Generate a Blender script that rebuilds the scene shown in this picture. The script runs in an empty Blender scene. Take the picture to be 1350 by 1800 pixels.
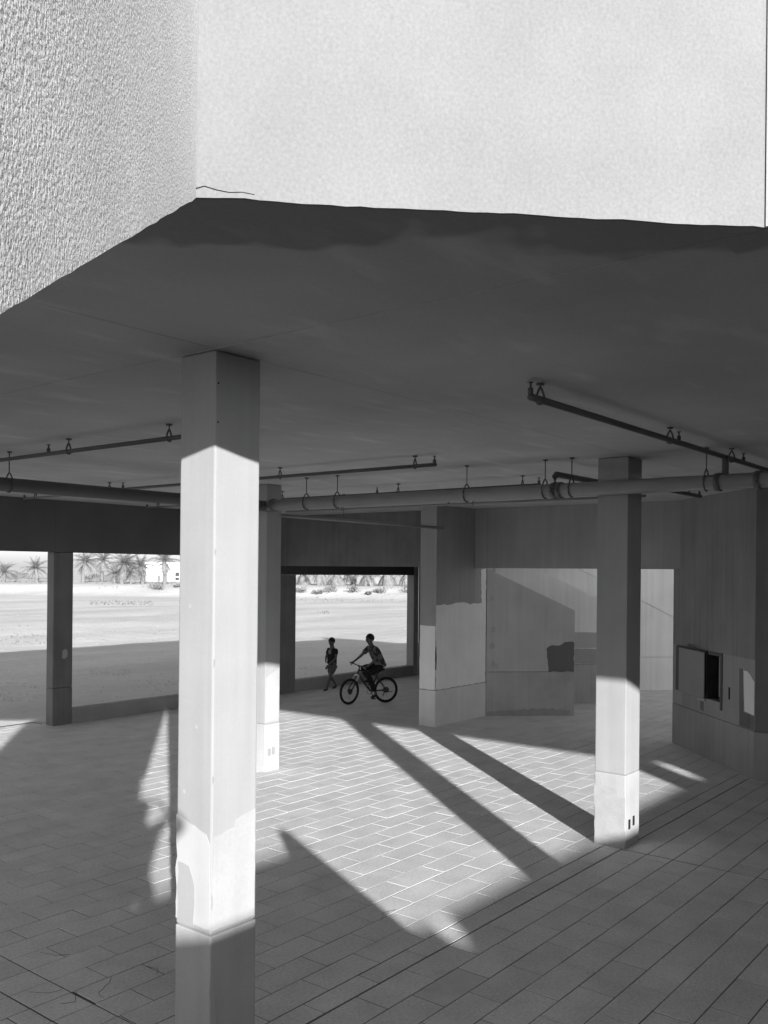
import bpy, bmesh, math, random
from mathutils import Vector, Matrix, noise as mnoise
S = bpy.context.scene
COL = S.collection
rnd = random.Random(7)
R = math.radians

# ------------------------------------------------------------------ camera
YAW = R(38.5)
EYE = 3.2
cam_d = bpy.data.cameras.new('camera'); cam = bpy.data.objects.new('camera', cam_d); COL.objects.link(cam)
cam.location = (0, 0, EYE)
Q = Matrix.Rotation(YAW - math.pi / 2, 4, 'Z') @ Matrix.Rotation(R(90), 4, 'X') @ Matrix.Rotation(0.0095, 4, 'Z')
cam.rotation_euler = Q.to_euler()
cam_d.sensor_width = 36; cam_d.sensor_fit = 'AUTO'; cam_d.lens = 1610 / 1800 * 36
cam_d.shift_x = 0.0005; cam_d.shift_y = 102 / 1800
cam_d.clip_start = 0.05; cam_d.clip_end = 6000
S.camera = cam

# ------------------------------------------------------------------ light
SUN_AZ = R(52.0)            # direction the light travels, measured from +X
SUN_EL = math.atan(0.2524)
w = bpy.data.worlds.new('World'); S.world = w; w.use_nodes = True
wn = w.node_tree.nodes; wl = w.node_tree.links
bg = wn['Background']
sky = wn.new('ShaderNodeTexSky'); sky.sky_type = 'NISHITA'; sky.sun_disc = False
sky.sun_elevation = SUN_EL
sky.sun_rotation = math.pi / 2 - (SUN_AZ + math.pi)     # rotation is clockwise from +Y
sky.air_density = 1.0; sky.dust_density = 1.0; sky.ozone_density = 1.0
bwn = wn.new('ShaderNodeRGBToBW'); wl.new(sky.outputs[0], bwn.inputs[0]); wl.new(bwn.outputs[0], bg.inputs[0])
bg.inputs[1].default_value = 0.12
sd = bpy.data.lights.new('sun', 'SUN'); sun = bpy.data.objects.new('sun', sd); COL.objects.link(sun)
sd.energy = 5.0; sd.angle = R(0.53); sd.color = (1, 1, 1)
dv = Vector((math.cos(SUN_AZ) * math.cos(SUN_EL), math.sin(SUN_AZ) * math.cos(SUN_EL), -math.sin(SUN_EL)))
sun.rotation_euler = dv.to_track_quat('-Z', 'Y').to_euler()
sun.location = (-20, -20, 12)
S.view_settings.view_transform = 'Standard'
S.view_settings.look = 'None'
S.view_settings.exposure = 0.9
S.view_settings.gamma = 1.0
S.view_settings.use_curve_mapping = False
S.cycles.max_bounces = 8
S.cycles.diffuse_bounces = 6

# ------------------------------------------------------------------ helpers
class MB:
    """collects geometry for ONE mesh object"""
    def __init__(s): s.v = []; s.f = []; s.smooth = False
    def add(s, v, f):
        n = len(s.v); s.v += [tuple(p) for p in v]; s.f += [tuple(i + n for i in q) for q in f]; return s
    def box(s, x0, x1, y0, y1, z0, z1):
        return s.add([(x0,y0,z0),(x1,y0,z0),(x1,y1,z0),(x0,y1,z0),(x0,y0,z1),(x1,y0,z1),(x1,y1,z1),(x0,y1,z1)],
                     [(0,3,2,1),(4,5,6,7),(0,1,5,4),(1,2,6,5),(2,3,7,6),(3,0,4,7)])
    def prism(s, poly, z0, z1):
        """vertical prism over a CCW plan polygon; z0/z1 numbers or per-vertex lists"""
        n = len(poly)
        a = z0 if isinstance(z0, (list, tuple)) else [z0] * n
        b = z1 if isinstance(z1, (list, tuple)) else [z1] * n
        v = [(p[0], p[1], a[i]) for i, p in enumerate(poly)] + [(p[0], p[1], b[i]) for i, p in enumerate(poly)]
        f = [tuple(range(n - 1, -1, -1)), tuple(range(n, 2 * n))]
        for i in range(n):
            j = (i + 1) % n; f.append((i, j, n + j, n + i))
        return s.add(v, f)
    def plate(s, o, ax, nrm, pts, t):
        """outline pts (along ax, z) standing on the vertical plane through o; thickness t along nrm"""
        o = Vector(o); ax = Vector(ax); nrm = Vector(nrm)
        v = [o + ax * p[0] + Vector((0, 0, p[1])) for p in pts]
        v2 = [p + nrm * t for p in v]; n = len(pts)
        f = [tuple(range(n)), tuple(range(2 * n - 1, n - 1, -1))]
        for i in range(n):
            j = (i + 1) % n; f.append((j, i, n + i, n + j))
        return s.add(v + v2, f)
    def tube(s, pts, r, n=10, caps=True):
        pts = [Vector(p) for p in pts]; rs = r if isinstance(r, (list, tuple)) else [r] * len(pts)
        rings = []; up = Vector((0, 0, 1))
        for i, p in enumerate(pts):
            d = (pts[min(i + 1, len(pts) - 1)] - pts[max(i - 1, 0)]).normalized()
            a = d.cross(up)
            if a.length < 1e-3: a = d.cross(Vector((1, 0, 0)))
            a.normalize(); b = a.cross(d)
            rings.append([p + (a * math.cos(2 * math.pi * k / n) + b * math.sin(2 * math.pi * k / n)) * rs[i] for k in range(n)])
        v = [q for g in rings for q in g]; f = []
        for i in range(len(rings) - 1):
            for k in range(n):
                k2 = (k + 1) % n; f.append((i * n + k, i * n + k2, (i + 1) * n + k2, (i + 1) * n + k))
        if caps:
            f.append(tuple(range(n - 1, -1, -1))); f.append(tuple((len(rings) - 1) * n + k for k in range(n)))
        s.smooth = True
        return s.add(v, f)
    def torus(s, c, axis, Rr, r, n=28, m=8):
        c = Vector(c); axis = Vector(axis).normalized(); a = axis.orthogonal().normalized(); b = axis.cross(a)
        v = []; f = []
        for i in range(n):
            th = 2 * math.pi * i / n; d = a * math.cos(th) + b * math.sin(th)
            for k in range(m):
                ph = 2 * math.pi * k / m; v.append(c + d * (Rr + r * math.cos(ph)) + axis * r * math.sin(ph))
        for i in range(n):
            for k in range(m):
                i2 = (i + 1) % n; k2 = (k + 1) % m
                f.append((i * m + k, i2 * m + k, i2 * m + k2, i * m + k2))
        s.smooth = True
        return s.add(v, f)
    def ball(s, c, rx, ry, rz, n=12, m=8):
        v = [(c[0], c[1], c[2] - rz)]; f = []
        for i in range(1, m):
            ph = -math.pi / 2 + math.pi * i / m
            for k in range(n):
                th = 2 * math.pi * k / n
                v.append((c[0] + rx * math.cos(ph) * math.cos(th), c[1] + ry * math.cos(ph) * math.sin(th), c[2] + rz * math.sin(ph)))
        v.append((c[0], c[1], c[2] + rz)); top = len(v) - 1
        for k in range(n):
            k2 = (k + 1) % n
            f.append((0, 1 + k2, 1 + k)); f.append((top, 1 + (m - 2) * n + k, 1 + (m - 2) * n + k2))
            for i in range(m - 2):
                f.append((1 + i * n + k, 1 + i * n + k2, 1 + (i + 1) * n + k2, 1 + (i + 1) * n + k))
        s.smooth = True
        return s.add(v, f)
    def mesh(s, name, mat, bevel=0, segs=1):
        me = bpy.data.meshes.new(name); me.from_pydata(s.v, [], s.f)
        bm = bmesh.new(); bm.from_mesh(me)
        bmesh.ops.recalc_face_normals(bm, faces=bm.faces)
        if bevel:
            ed = [e for e in bm.edges if len(e.link_faces) == 2 and e.calc_face_angle(0) > 0.5]
            bmesh.ops.bevel(bm, geom=ed, offset=bevel, segments=segs, affect='EDGES', profile=0.6, clamp_overlap=True)
        bm.to_mesh(me); bm.free()
        if mat: me.materials.append(mat)
        if s.smooth:
            for p in me.polygons: p.use_smooth = True
        return me
    def obj(s, name, mat, parent=None, bevel=0, segs=1):
        return link(name, s.mesh(name, mat, bevel, segs), parent)

def link(name, me, parent=None):
    o = bpy.data.objects.new(name, me); COL.objects.link(o)
    if parent is not None:
        o.parent = parent
        o.matrix_parent_inverse = Matrix.Translation(-parent.location) if parent.rotation_euler[2] == 0 else parent_inv(parent)
    return o
def parent_inv(p):
    m = Matrix.Translation(p.location) @ Matrix.Rotation(p.rotation_euler[2], 4, 'Z'); return m.inverted()
def tag(o, label=None, cat=None, group=None, kind=None):
    if label: o['label'] = label
    if cat: o['category'] = cat
    if group: o['group'] = group
    if kind: o['kind'] = kind
    return o
def thing(name, label, cat, loc=(0, 0, 0), group=None):
    o = bpy.data.objects.new(name, None); COL.objects.link(o); o.location = loc; o.empty_display_size = 0.2
    return tag(o, label, cat, group)
def copy_tree(o, off, label=None, group=None):
    c = o.copy(); COL.objects.link(c); c.location = Vector(o.location) + Vector(off)
    if label: c['label'] = label
    for ch in o.children:
        d = ch.copy(); COL.objects.link(d); d.parent = c
        for g in ch.children:
            e = g.copy(); COL.objects.link(e); e.parent = d
    return c

# ------------------------------------------------------------------ materials (the photograph is black and white: every base colour is a grey)
def G(v): return (v, v, v, 1)
def mat(name, base, var=0.08, vscale=1.5, fine=0.04, fscale=60, rough=0.9, bump=0.0, bscale=90, bdist=0.004, spec=0.2, streak=0.0, extra=None, b2=0.0, vor=0):
    m = bpy.data.materials.new(name); m.use_nodes = True
    nt = m.node_tree; N = nt.nodes; L = nt.links
    p = N['Principled BSDF']; p.inputs['Roughness'].default_value = rough
    p.inputs['Specular IOR Level'].default_value = spec
    geo = N.new('ShaderNodeNewGeometry')
    def noi(scale, det=4, vec=None, rgh=0.55):
        n = N.new('ShaderNodeTexNoise'); n.inputs['Scale'].default_value = scale; n.inputs['Detail'].default_value = det
        n.inputs['Roughness'].default_value = rgh
        L.new(vec if vec else geo.outputs['Position'], n.inputs['Vector']); return n.outputs[0]
    def ma(op, a, b=None, c=None):
        n = N.new('ShaderNodeMath'); n.operation = op
        for i, q in enumerate((a, b, c)):
            if q is None: continue
            if isinstance(q, (int, float)): n.inputs[i].default_value = q
            else: L.new(q, n.inputs[i])
        return n.outputs[0]
    val = ma('MULTIPLY_ADD', ma('SUBTRACT', noi(vscale), 0.5), var * 2 * 2, 1.0)
    if fine: val = ma('ADD', val, ma('MULTIPLY', ma('SUBTRACT', noi(fscale, 2), 0.5), fine * 4))
    if streak:
        mp = N.new('ShaderNodeMapping'); mp.inputs['Scale'].default_value = (9, 9, 0.35)
        L.new(geo.outputs['Position'], mp.inputs['Vector'])
        val = ma('ADD', val, ma('MULTIPLY', ma('SUBTRACT', noi(1.0, 4, mp.outputs[0]), 0.5), streak * 4))
    col = ma('MULTIPLY', val, base)
    if extra: col = extra(N, L, ma, noi, geo, col)
    cc = N.new('ShaderNodeCombineColor')
    for i in range(3): L.new(col, cc.inputs[i])
    L.new(cc.outputs[0], p.inputs['Base Color'])
    if bump:
        b = N.new('ShaderNodeBump'); b.inputs['Strength'].default_value = bump; b.inputs['Distance'].default_value = bdist
        hh = noi(bscale, 3)
        if vor:
            vo = N.new('ShaderNodeTexVoronoi'); vo.feature = 'SMOOTH_F1'; vo.inputs['Scale'].default_value = vor; vo.inputs['Smoothness'].default_value = 0.6; vo.inputs['Randomness'].default_value = 1.0
            wv = N.new('ShaderNodeVectorMath'); wv.operation = 'MULTIPLY_ADD'; nc = N.new('ShaderNodeTexNoise'); nc.inputs['Scale'].default_value = vor * 1.3; nc.inputs['Detail'].default_value = 2
            L.new(geo.outputs['Position'], nc.inputs['Vector']); L.new(nc.outputs[1], wv.inputs[0]); wv.inputs[1].default_value = (0.012, 0.012, 0.012); L.new(geo.outputs['Position'], wv.inputs[2])
            L.new(wv.outputs[0], vo.inputs['Vector'])
            hh = ma('SUBTRACT', ma('MULTIPLY', hh, 0.5), ma('MULTIPLY', vo.outputs['Distance'], 1.1))
        if b2: hh = ma('ADD', hh, ma('MULTIPLY', noi(bscale * 0.42, 2), b2))
        L.new(hh, b.inputs['Height']); L.new(b.outputs[0], p.inputs['Normal'])
    return m

def stain_soffit(N, L, ma, noi, geo, col):
    # damp drip band that follows the outer edge of the soffit, with a ragged inner rim
    sx = N.new('ShaderNodeSeparateXYZ'); L.new(geo.outputs['Position'], sx.inputs[0])
    d1 = ma('MULTIPLY', ma('SUBTRACT', ma('ADD', sx.outputs[0], sx.outputs[1]), 4.76), 0.7071)
    d2 = ma('SUBTRACT', sx.outputs[0], 3.71)
    d2 = ma('ADD', d2, ma('MULTIPLY', ma('GREATER_THAN', sx.outputs[1], 1.25), 9.0))
    d = ma('MINIMUM', d1, d2)
    wob = ma('ADD', ma('MULTIPLY', noi(1.6, 2), 1.5), ma('MULTIPLY', noi(10, 4), 0.16))
    t = ma('SUBTRACT', ma('SUBTRACT', wob, 0.44), d)
    mr = N.new('ShaderNodeMapRange'); mr.inputs['From Min'].default_value = -0.03; mr.inputs['From Max'].default_value = 0.10
    mr.inputs['To Min'].default_value = 1.0; mr.inputs['To Max'].default_value = 0.64
    L.new(t, mr.inputs['Value'])
    # trowel dabs
    mp = N.new('ShaderNodeMapping'); mp.inputs['Scale'].default_value = (1.2, 4.2, 1)
    mp.inputs['Rotation'].default_value = (0, 0, R(-50))
    L.new(geo.outputs['Position'], mp.inputs['Vector'])
    dab = ma('MULTIPLY', ma('MAXIMUM', ma('SUBTRACT', noi(0.9, 2, mp.outputs[0]), 0.57), 0.0), 1.6)
    return ma('MULTIPLY', ma('ADD', col, ma('MULTIPLY', dab, 0.34)), mr.outputs[0])

def tile_col(N, L, ma, noi, geo, col):
    oi = N.new('ShaderNodeObjectInfo')
    rr = ma('FRACT', ma('ADD', ma('MULTIPLY', geo.outputs['Random Per Island'], 7.3), ma('MULTIPLY', oi.outputs['Random'], 3.7)))
    return ma('MULTIPLY', col, ma('MULTIPLY_ADD', rr, 0.10, 0.95))

def sand_col(N, L, ma, noi, geo, col):
    mp = N.new('ShaderNodeMapping'); mp.inputs['Scale'].default_value = (0.05, 0.22, 1); mp.inputs['Rotation'].default_value = (0, 0, R(52))
    L.new(geo.outputs['Position'], mp.inputs['Vector'])
    a = ma('MULTIPLY', ma('SUBTRACT', noi(1.0, 6, mp.outputs[0]), 0.5), 0.85)
    return ma('MULTIPLY', col, ma('ADD', 1.0, a))

def grout_col(N, L, ma, noi, geo, col):
    return col

ALB = 0.33
M = {}
M['stucco'] = mat('rough_stucco_lightened', 0.66, var=0.06, vscale=2.5, fine=0.34, fscale=120, bump=0.30, bscale=170, bdist=0.009, b2=0.5, vor=125)  # front wall's paint, its colour lightened to stand in for light on the flank
M['stucco_fine'] = mat('fine_stucco', ALB * 0.60, var=0.07, vscale=2.6, fine=0.11, fscale=75, bump=0.30, bscale=70, bdist=0.004)
M['plaster'] = mat('painted_plaster', ALB * 0.97, var=0.07, vscale=1.6, fine=0.02, fscale=45, bump=0.18, bscale=38, bdist=0.004, streak=0.06)
M['plaster_base'] = mat('weathered_plaster', ALB * 1.15, var=0.10, vscale=2.2, fine=0.04, bump=0.25, bscale=55, bdist=0.004, streak=0.06)
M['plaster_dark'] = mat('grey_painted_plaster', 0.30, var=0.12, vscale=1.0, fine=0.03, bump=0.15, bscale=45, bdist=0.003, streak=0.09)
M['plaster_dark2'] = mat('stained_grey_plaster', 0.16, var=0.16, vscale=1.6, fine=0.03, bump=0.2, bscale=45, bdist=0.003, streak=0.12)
M['patch_light'] = mat('light_touch_up_paint', 0.42, var=0.06, vscale=2.0, fine=0.02, streak=0.04)
M['patch_mid'] = mat('grey_touch_up_paint', 0.34, var=0.05, vscale=2.0, fine=0.02, streak=0.04)
M['patch_dark'] = mat('dark_touch_up_paint', ALB * 0.42, var=0.08, vscale=2.0, fine=0.02)
M['yard'] = mat('yard_plaster', 0.72, var=0.08, vscale=0.9, fine=0.02, bump=0.12, bscale=40, bdist=0.003, streak=0.08)
M['soffit'] = mat('soffit_plaster', 0.48, var=0.15, vscale=0.7, fine=0.05, fscale=40, bump=0.1, bscale=30, bdist=0.003, extra=stain_soffit)
M['tile'] = mat('concrete_paver', 0.62, var=0.13, vscale=2.3, fine=0.15, fscale=38, rough=0.75, bump=0.15, bscale=110, bdist=0.002, spec=0.3, extra=tile_col)
M['tile_dark'] = mat('rough_patched_paver', 0.56, var=0.12, vscale=5, fine=0.1, fscale=90, rough=0.9, bump=0.6, bscale=120, bdist=0.006)
M['grout'] = mat('joint_sand', 0.12, var=0.1, vscale=3, fine=0.05, extra=grout_col)
M['concrete'] = mat('raw_concrete', 0.27, var=0.12, vscale=1.6, fine=0.05, bump=0.3, bscale=50, bdist=0.004, streak=0.08)
M['sand'] = mat('desert_sand', 0.58, var=0.06, vscale=0.35, fine=0.05, fscale=3.5, bump=0.6, bscale=2.2, bdist=0.10, extra=sand_col)
M['pipe'] = mat('painted_pipe', 0.24, var=0.1, vscale=3, fine=0.03, rough=0.5, spec=0.4)
M['pipe_dark'] = mat('dark_pipe', 0.11, var=0.1, vscale=3, fine=0.03, rough=0.55, spec=0.4)
M['black'] = mat('black_plastic', 0.012, var=0.1, rough=0.5)
M['void'] = mat('dark_recess', 0.02, var=0.4, vscale=6, rough=0.9)
M['pier_paint'] = mat('pier_paint_with_bounce', 0.74, var=0.06, vscale=2.0, fine=0.02, streak=0.04)  # lighter repaint, its colour raised further for bounce off the sunlit floor
M['pier_foot'] = mat('pale_pier_foot', 0.60, var=0.08, vscale=2.0, fine=0.03, streak=0.05)
M['panel'] = mat('yard_panel', 0.44, var=0.1, vscale=1.4, fine=0.02, streak=0.07)
M['panel_foot'] = mat('yard_panel_foot', 0.38, var=0.14, vscale=1.8, fine=0.03, streak=0.07)
M['void_wall'] = mat('unlit_lintel', 0.06, var=0.1)  # near-black colour paints in the shade under the bay roof
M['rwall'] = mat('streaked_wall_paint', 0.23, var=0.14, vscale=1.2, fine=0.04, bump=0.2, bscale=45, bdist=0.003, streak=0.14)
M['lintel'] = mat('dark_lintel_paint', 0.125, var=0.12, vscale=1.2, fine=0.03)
M['rc_coat'] = mat('coarse_pale_coat', 0.355, var=0.12, vscale=5, fine=0.08, fscale=60, bump=0.3, bscale=60)
M['cab'] = mat('cabinet_metal', 0.27, var=0.05, vscale=2, rough=0.55, spec=0.35)
M['cabdark'] = mat('cabinet_dark_metal', 0.10, var=0.15, vscale=12, rough=0.6)
M['frond'] = mat('palm_frond', 0.16, var=0.2, vscale=0.7, fine=0.1, fscale=4, rough=0.7)
M['frond_dry'] = mat('dry_palm_frond', 0.24, var=0.2, vscale=0.7, fine=0.1, fscale=4, rough=0.8)
M['trunk'] = mat('palm_trunk', 0.17, var=0.25, vscale=5, rough=0.95)
M['bush'] = mat('dusty_bush_leaves', 0.17, var=0.25, vscale=2, fine=0.1, fscale=8)
M['white'] = mat('white_render', 0.62, var=0.04, vscale=0.3, fine=0.0)
M['glass'] = mat('dark_window_glass', 0.05, var=0.1, rough=0.1, spec=0.5)
M['farwall'] = mat('far_grey_wall', 0.13, var=0.08, vscale=0.3, fine=0.0)
M['far_hedge'] = mat('weathered_far_wall', 0.2, var=0.3, vscale=0.4)
M['stone'] = mat('sandy_stone', 0.42, var=0.2, vscale=6)
M['road'] = mat('far_road_kerb', 0.2, var=0.1, vscale=0.1)

# ================================================================== THE GROUND AND THE FLOOR
def zsand(x, y):
    n = 0.10 * mnoise.noise(Vector((x * 0.12, y * 0.12, 1.7))) + 0.05 * mnoise.noise(Vector((x * 0.5, y * 0.5, 4.1)))
    n += 0.03 * mnoise.noise(Vector((x * 1.6, y * 1.6, 9.3)))
    a = x * math.cos(YAW) + y * math.sin(YAW); b = x * math.sin(YAW) - y * math.cos(YAW)
    f = a + 0.10 * b                    # distance towards the road embankment
    t = min(max((f - 104) / 11.0, 0), 1); t = t * t * (3 - 2 * t)
    bank = 1.22 * t + 0.45 * t * (1 - t) * 4 * abs(mnoise.noise(Vector((x * 0.22, y * 0.22, 7.0))))
    near = min(max((a - 18) / 6, 0), 1)
    return -0.17 + n * (0.35 + 0.65 * near) + bank
def n0(x, y): return 0.04 * mnoise.noise(Vector((x * 1.5, y * 1.5, 3.0)))
def ground():
    v = []; f = []
    A = [12 + i * 0.9 for i in range(60)] + [66 + i * 1.6 for i in range(56)] + [156, 170, 200, 260, 400, 800, 1600, 3500]
    Bn = 90
    for a in A:
        for k in range(Bn + 1):
            b = (k / Bn - 0.5) * 2 * (a * 0.75 + 8)
            x = a * math.cos(YAW) + b * math.sin(YAW); y = a * math.sin(YAW) - b * math.cos(YAW)
            z = zsand(x, y) if a < 156 else 1.0 - 0.05 * min((a - 156) / 60, 1)
            if y < 17.3 and a < 40: z = min(z, -0.35)
            elif y < 18.6 and x < 10.9: z = -0.05 + 0.3 * n0(x, y)
            v.append((x, y, z))
    n = Bn + 1
    for i in range(len(A) - 1):
        for k in range(Bn):
            f.append((i * n + k, (i + 1) * n + k, (i + 1) * n + k + 1, i * n + k + 1))
    # skirt: the level ground behind and around the viewer
    mb = MB(); mb.add(v, f); mb.smooth = True
    o = mb.obj('sand_ground', M['sand']); tag(o, kind='structure')
    g2 = MB().add([(-900, -900, -0.42), (900, -900, -0.42), (900, 900, -0.42), (-900, 900, -0.42)], [(0, 1, 2, 3)]).obj('ground', M['sand'])
    tag(g2, kind='structure')
ground()

floor = MB()
floor.prism([(-7, -7.9), (26, -7.9), (26, 16.6), (10.73, 16.6), (10.28, 16.62), (10.28, 17.42), (-7, 17.42)], -0.30, -0.047)
fl = floor.obj('paved_floor', M['grout']); tag(fl, kind='structure')
# joint sand sits just below the top of the pavers
jb = MB().add([(-7, -7.9, -0.0042), (25.9, -7.9, -0.0042), (25.9, 16.58, -0.0042), (10.29, 16.58, -0.0042), (10.29, 17.41, -0.0042), (-7, 17.41, -0.0042)], [(0, 1, 2, 3, 4, 5)])
tag(jb.obj('joint_filling', M['grout'], fl), kind=None)

def infrustum(x, y, m=0.12):
    a = x * math.cos(YAW) + y * math.sin(YAW); b = x * math.sin(YAW) - y * math.cos(YAW)
    if a < 5.0: return False
    return -0.42 - m < b / a < 0.42 + m
TW, TL = 0.294, 0.627
tiles = []       # (x0,x1,y0,y1)
def blocked(x0, x1, y0, y1):
    cx, cy = (x0 + x1) / 2, (y0 + y1) / 2
    if cy > 16.58 and cx > 10.27: return True
    return False
def row(y0, y1, ph, L, xa, xb, gap=0.011):
    k = math.floor((xa - ph) / L) - 1
    x = ph + k * L
    while x < xb:
        a, b = max(x, xa), min(x + L, xb)
        if b - a > 0.013 and infrustum((a + b) / 2, (y0 + y1) / 2) and not blocked(a, b, y0, y1):
            tiles.append((a + gap / 2, b - gap / 2, y0 + gap / 2, y1 - gap / 2))
        x += L
for k in range(0, 44):
    y0 = 4.64 + TW * k
    if y0 > 17.2: break
    ph = (4.593 if k % 2 == 0 else 4.28) + rnd.uniform(-0.015, 0.015)
    row(y0, y0 + TW, ph, TL, 3.955, 25.8)
    row(y0, y0 + TW, ph + 0.1, TL, 0.5, 3.615); row(y0, y0 + TW, 3.62, 0.33, 3.622, 3.952)
row(4.42, 4.635, 5.555, TL, 3.955, 25.8)
for j in range(0, 34):
    y1 = 4.41 - 0.3013 * j
    ph = (5.26 if j % 2 == 0 else 5.57) + rnd.uniform(-0.02, 0.02)
    row(y1 - 0.3013, y1, ph, 0.612, 3.955, 10.015); row(y1 - 0.3013, y1, ph + 0.2, 0.612, 10.03, 25.8)
def fdist(t):
    x, y = (t[0] + t[1]) / 2, (t[2] + t[3]) / 2
    a = x * math.cos(YAW) + y * math.sin(YAW)
    return a if infrustum(x, y, 0.0) else a + 30
tiles.sort(key=fdist)
def tile_mesh(name, w_, h_):
    mb = MB(); c = 0.0025; x, y = w_ / 2, h_ / 2
    mb.add([(-x, -y, -0.045), (x, -y, -0.045), (x, y, -0.045), (-x, y, -0.045),
            (-x, -y, -c * 0.4), (x, -y, -c * 0.4), (x, y, -c * 0.4), (-x, y, -c * 0.4),
            (-x + c, -y + c, 0), (x - c, -y + c, 0), (x - c, y - c, 0), (-x + c, y - c, 0)],
           [(0, 1, 5, 4), (1, 2, 6, 5), (2, 3, 7, 6), (3, 0, 4, 7), (4, 5, 9, 8), (5, 6, 10, 9), (6, 7, 11, 10), (7, 4, 8, 11), (8, 9, 10, 11)])
    return mb.mesh(name, M['tile'])
cache = {}
far = MB()
for i, t in enumerate(tiles):
    w_, h_ = round(t[1] - t[0], 3), round(t[3] - t[2], 3)
    cx, cy = (t[0] + t[1]) / 2, (t[2] + t[3]) / 2
    if i < 298:
        key = (w_, h_)
        if key not in cache: cache[key] = tile_mesh('paving_tile', w_, h_)
        me = cache[key]
        special = abs(cx - 5.875) < 0.3 and abs(cy - 3.96) < 0.12
        if special: me = tile_mesh('paving_tile', w_, h_); me.materials[0] = M['tile_dark']
        o = bpy.data.objects.new('paving_tile', me); COL.objects.link(o); o.parent = fl
        o.location = (cx, cy, rnd.uniform(-0.0012, 0.0012))
        o.rotation_euler = (rnd.uniform(-1, 1) * 0.004, rnd.uniform(-1, 1) * 0.0025, rnd.gauss(0, 0.002))
        if special: o['label'] = 'darker rough patched paver'
    else:
        me = cache.get((w_, h_)) or tile_mesh('paving_tile', w_, h_); cache[(w_, h_)] = me
        z = rnd.uniform(-0.0012, 0.0012); ax, ay = rnd.uniform(-1, 1) * 0.004, rnd.uniform(-1, 1) * 0.0025
        far.add([(cx + p.co.x, cy + p.co.y, z + p.co.z + ax * p.co.y - ay * p.co.x) for p in me.vertices], [tuple(p.vertices) for p in me.polygons])
def crack(pts, seed):
    out = []
    for i in range(len(pts) - 1):
        for k in range(5):
            u = k / 5; x = pts[i][0] + (pts[i + 1][0] - pts[i][0]) * u; y = pts[i][1] + (pts[i + 1][1] - pts[i][1]) * u
            e = 0.02 * mnoise.noise(Vector((x * 14, y * 14, seed))); out.append((x + e, y - e, 0.0012))
    out.append((pts[-1][0], pts[-1][1], 0.0012))
    MB().tube(out, [0.0015] * len(out), 4).obj('paver_crack', M['void'], fl)
crack([(4.20, 6.93), (4.24, 6.78), (4.33, 6.72)], 1); crack([(4.04, 5.85), (4.08, 5.95), (4.22, 6.02), (4.3, 6.1)], 2); crack([(4.55, 5.85), (4.62, 5.92), (4.60, 6.04)], 3)
crack([(3.98, 6.10), (3.88, 5.95), (3.80, 6.0)], 4); crack([(3.75, 6.35), (3.84, 6.22), (3.93, 6.2)], 5); crack([(6.55, 5.2), (6.7, 5.3), (6.85, 5.26)], 6)
fo = far.obj('paving_tiles', M['tile'], fl); fo['kind'] = 'stuff'

# ================================================================== THE DECK OVERHEAD
ZS = 4.544
deck = thing('overhead_deck', 'pale stuccoed deck spanning overhead, flat grey soffit with damp stains along its edge', 'building')
PL = (1.463, 3.297)       # left end of the chamfer
PR = (3.70, 1.06)         # right end of the chamfer
g = 0.0016
XR = 16.93
# soffit panels, divided along the column lines
def panel(poly, z=ZS):
    MB().prism(poly, z, z + 0.22).obj('soffit_panel', M['soffit'], deck)
panel([(PR[0] + 0.028, PR[1] - 0.02 + 0.012), (PR[0] + 0.028, 4.31 - g), (0.46, 4.31 - g)], ZS + 0.0035)
panel([(PR[0] + 0.036, -8.3), (10.03 - g, -8.3), (10.03 - g, 4.31 - g), (PR[0] + 0.036, 4.31 - g)])
panel([(10.03 + g, -8.3), (XR, -8.3), (XR, 4.31 - g), (10.03 + g, 4.31 - g)])
panel([(-1.11, 4.31 + g), (PR[0] + 0.028, 4.31 + g), (PR[0] + 0.028, 10.4 - g), (-1.6, 10.4 - g), (-1.6, 4.8)], ZS + 0.003)
panel([(0.5, 2.7), (0.88, 3.85), (0.446, 4.306), (-1.11, 4.306)], ZS + 0.004)
panel([(PR[0] + 0.036, 4.31 + g), (10.03 - g, 4.31 + g), (10.03 - g, 10.4 - g), (PR[0] + 0.036, 10.4 - g)])
panel([(10.03 + g, 4.31 + g), (XR, 4.31 + g), (XR, 10.4 - g), (10.03 + g, 10.4 - g)])
panel([(-1.6, 10.4 + g), (10.03 - g, 10.4 + g), (10.03 - g, 16.9), (-1.6, 16.9)], ZS + 0.002)
panel([(10.03 + g, 10.4 + g), (XR, 10.4 + g), (XR, 16.9), (10.03 + g, 16.9)])
# the deck body above the soffit
MB().prism([(0.9, 3.88), (PR[0] + 0.02, PR[1] + 0.02), (PR[0] + 0.02, -8.3), (XR, -8.3), (XR, 16.9), (-1.6, 16.9), (-1.6, 4.8), (0.5, 2.7)], ZS + 0.225, 5.35).obj('deck_slab', M['plaster'], deck)
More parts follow.
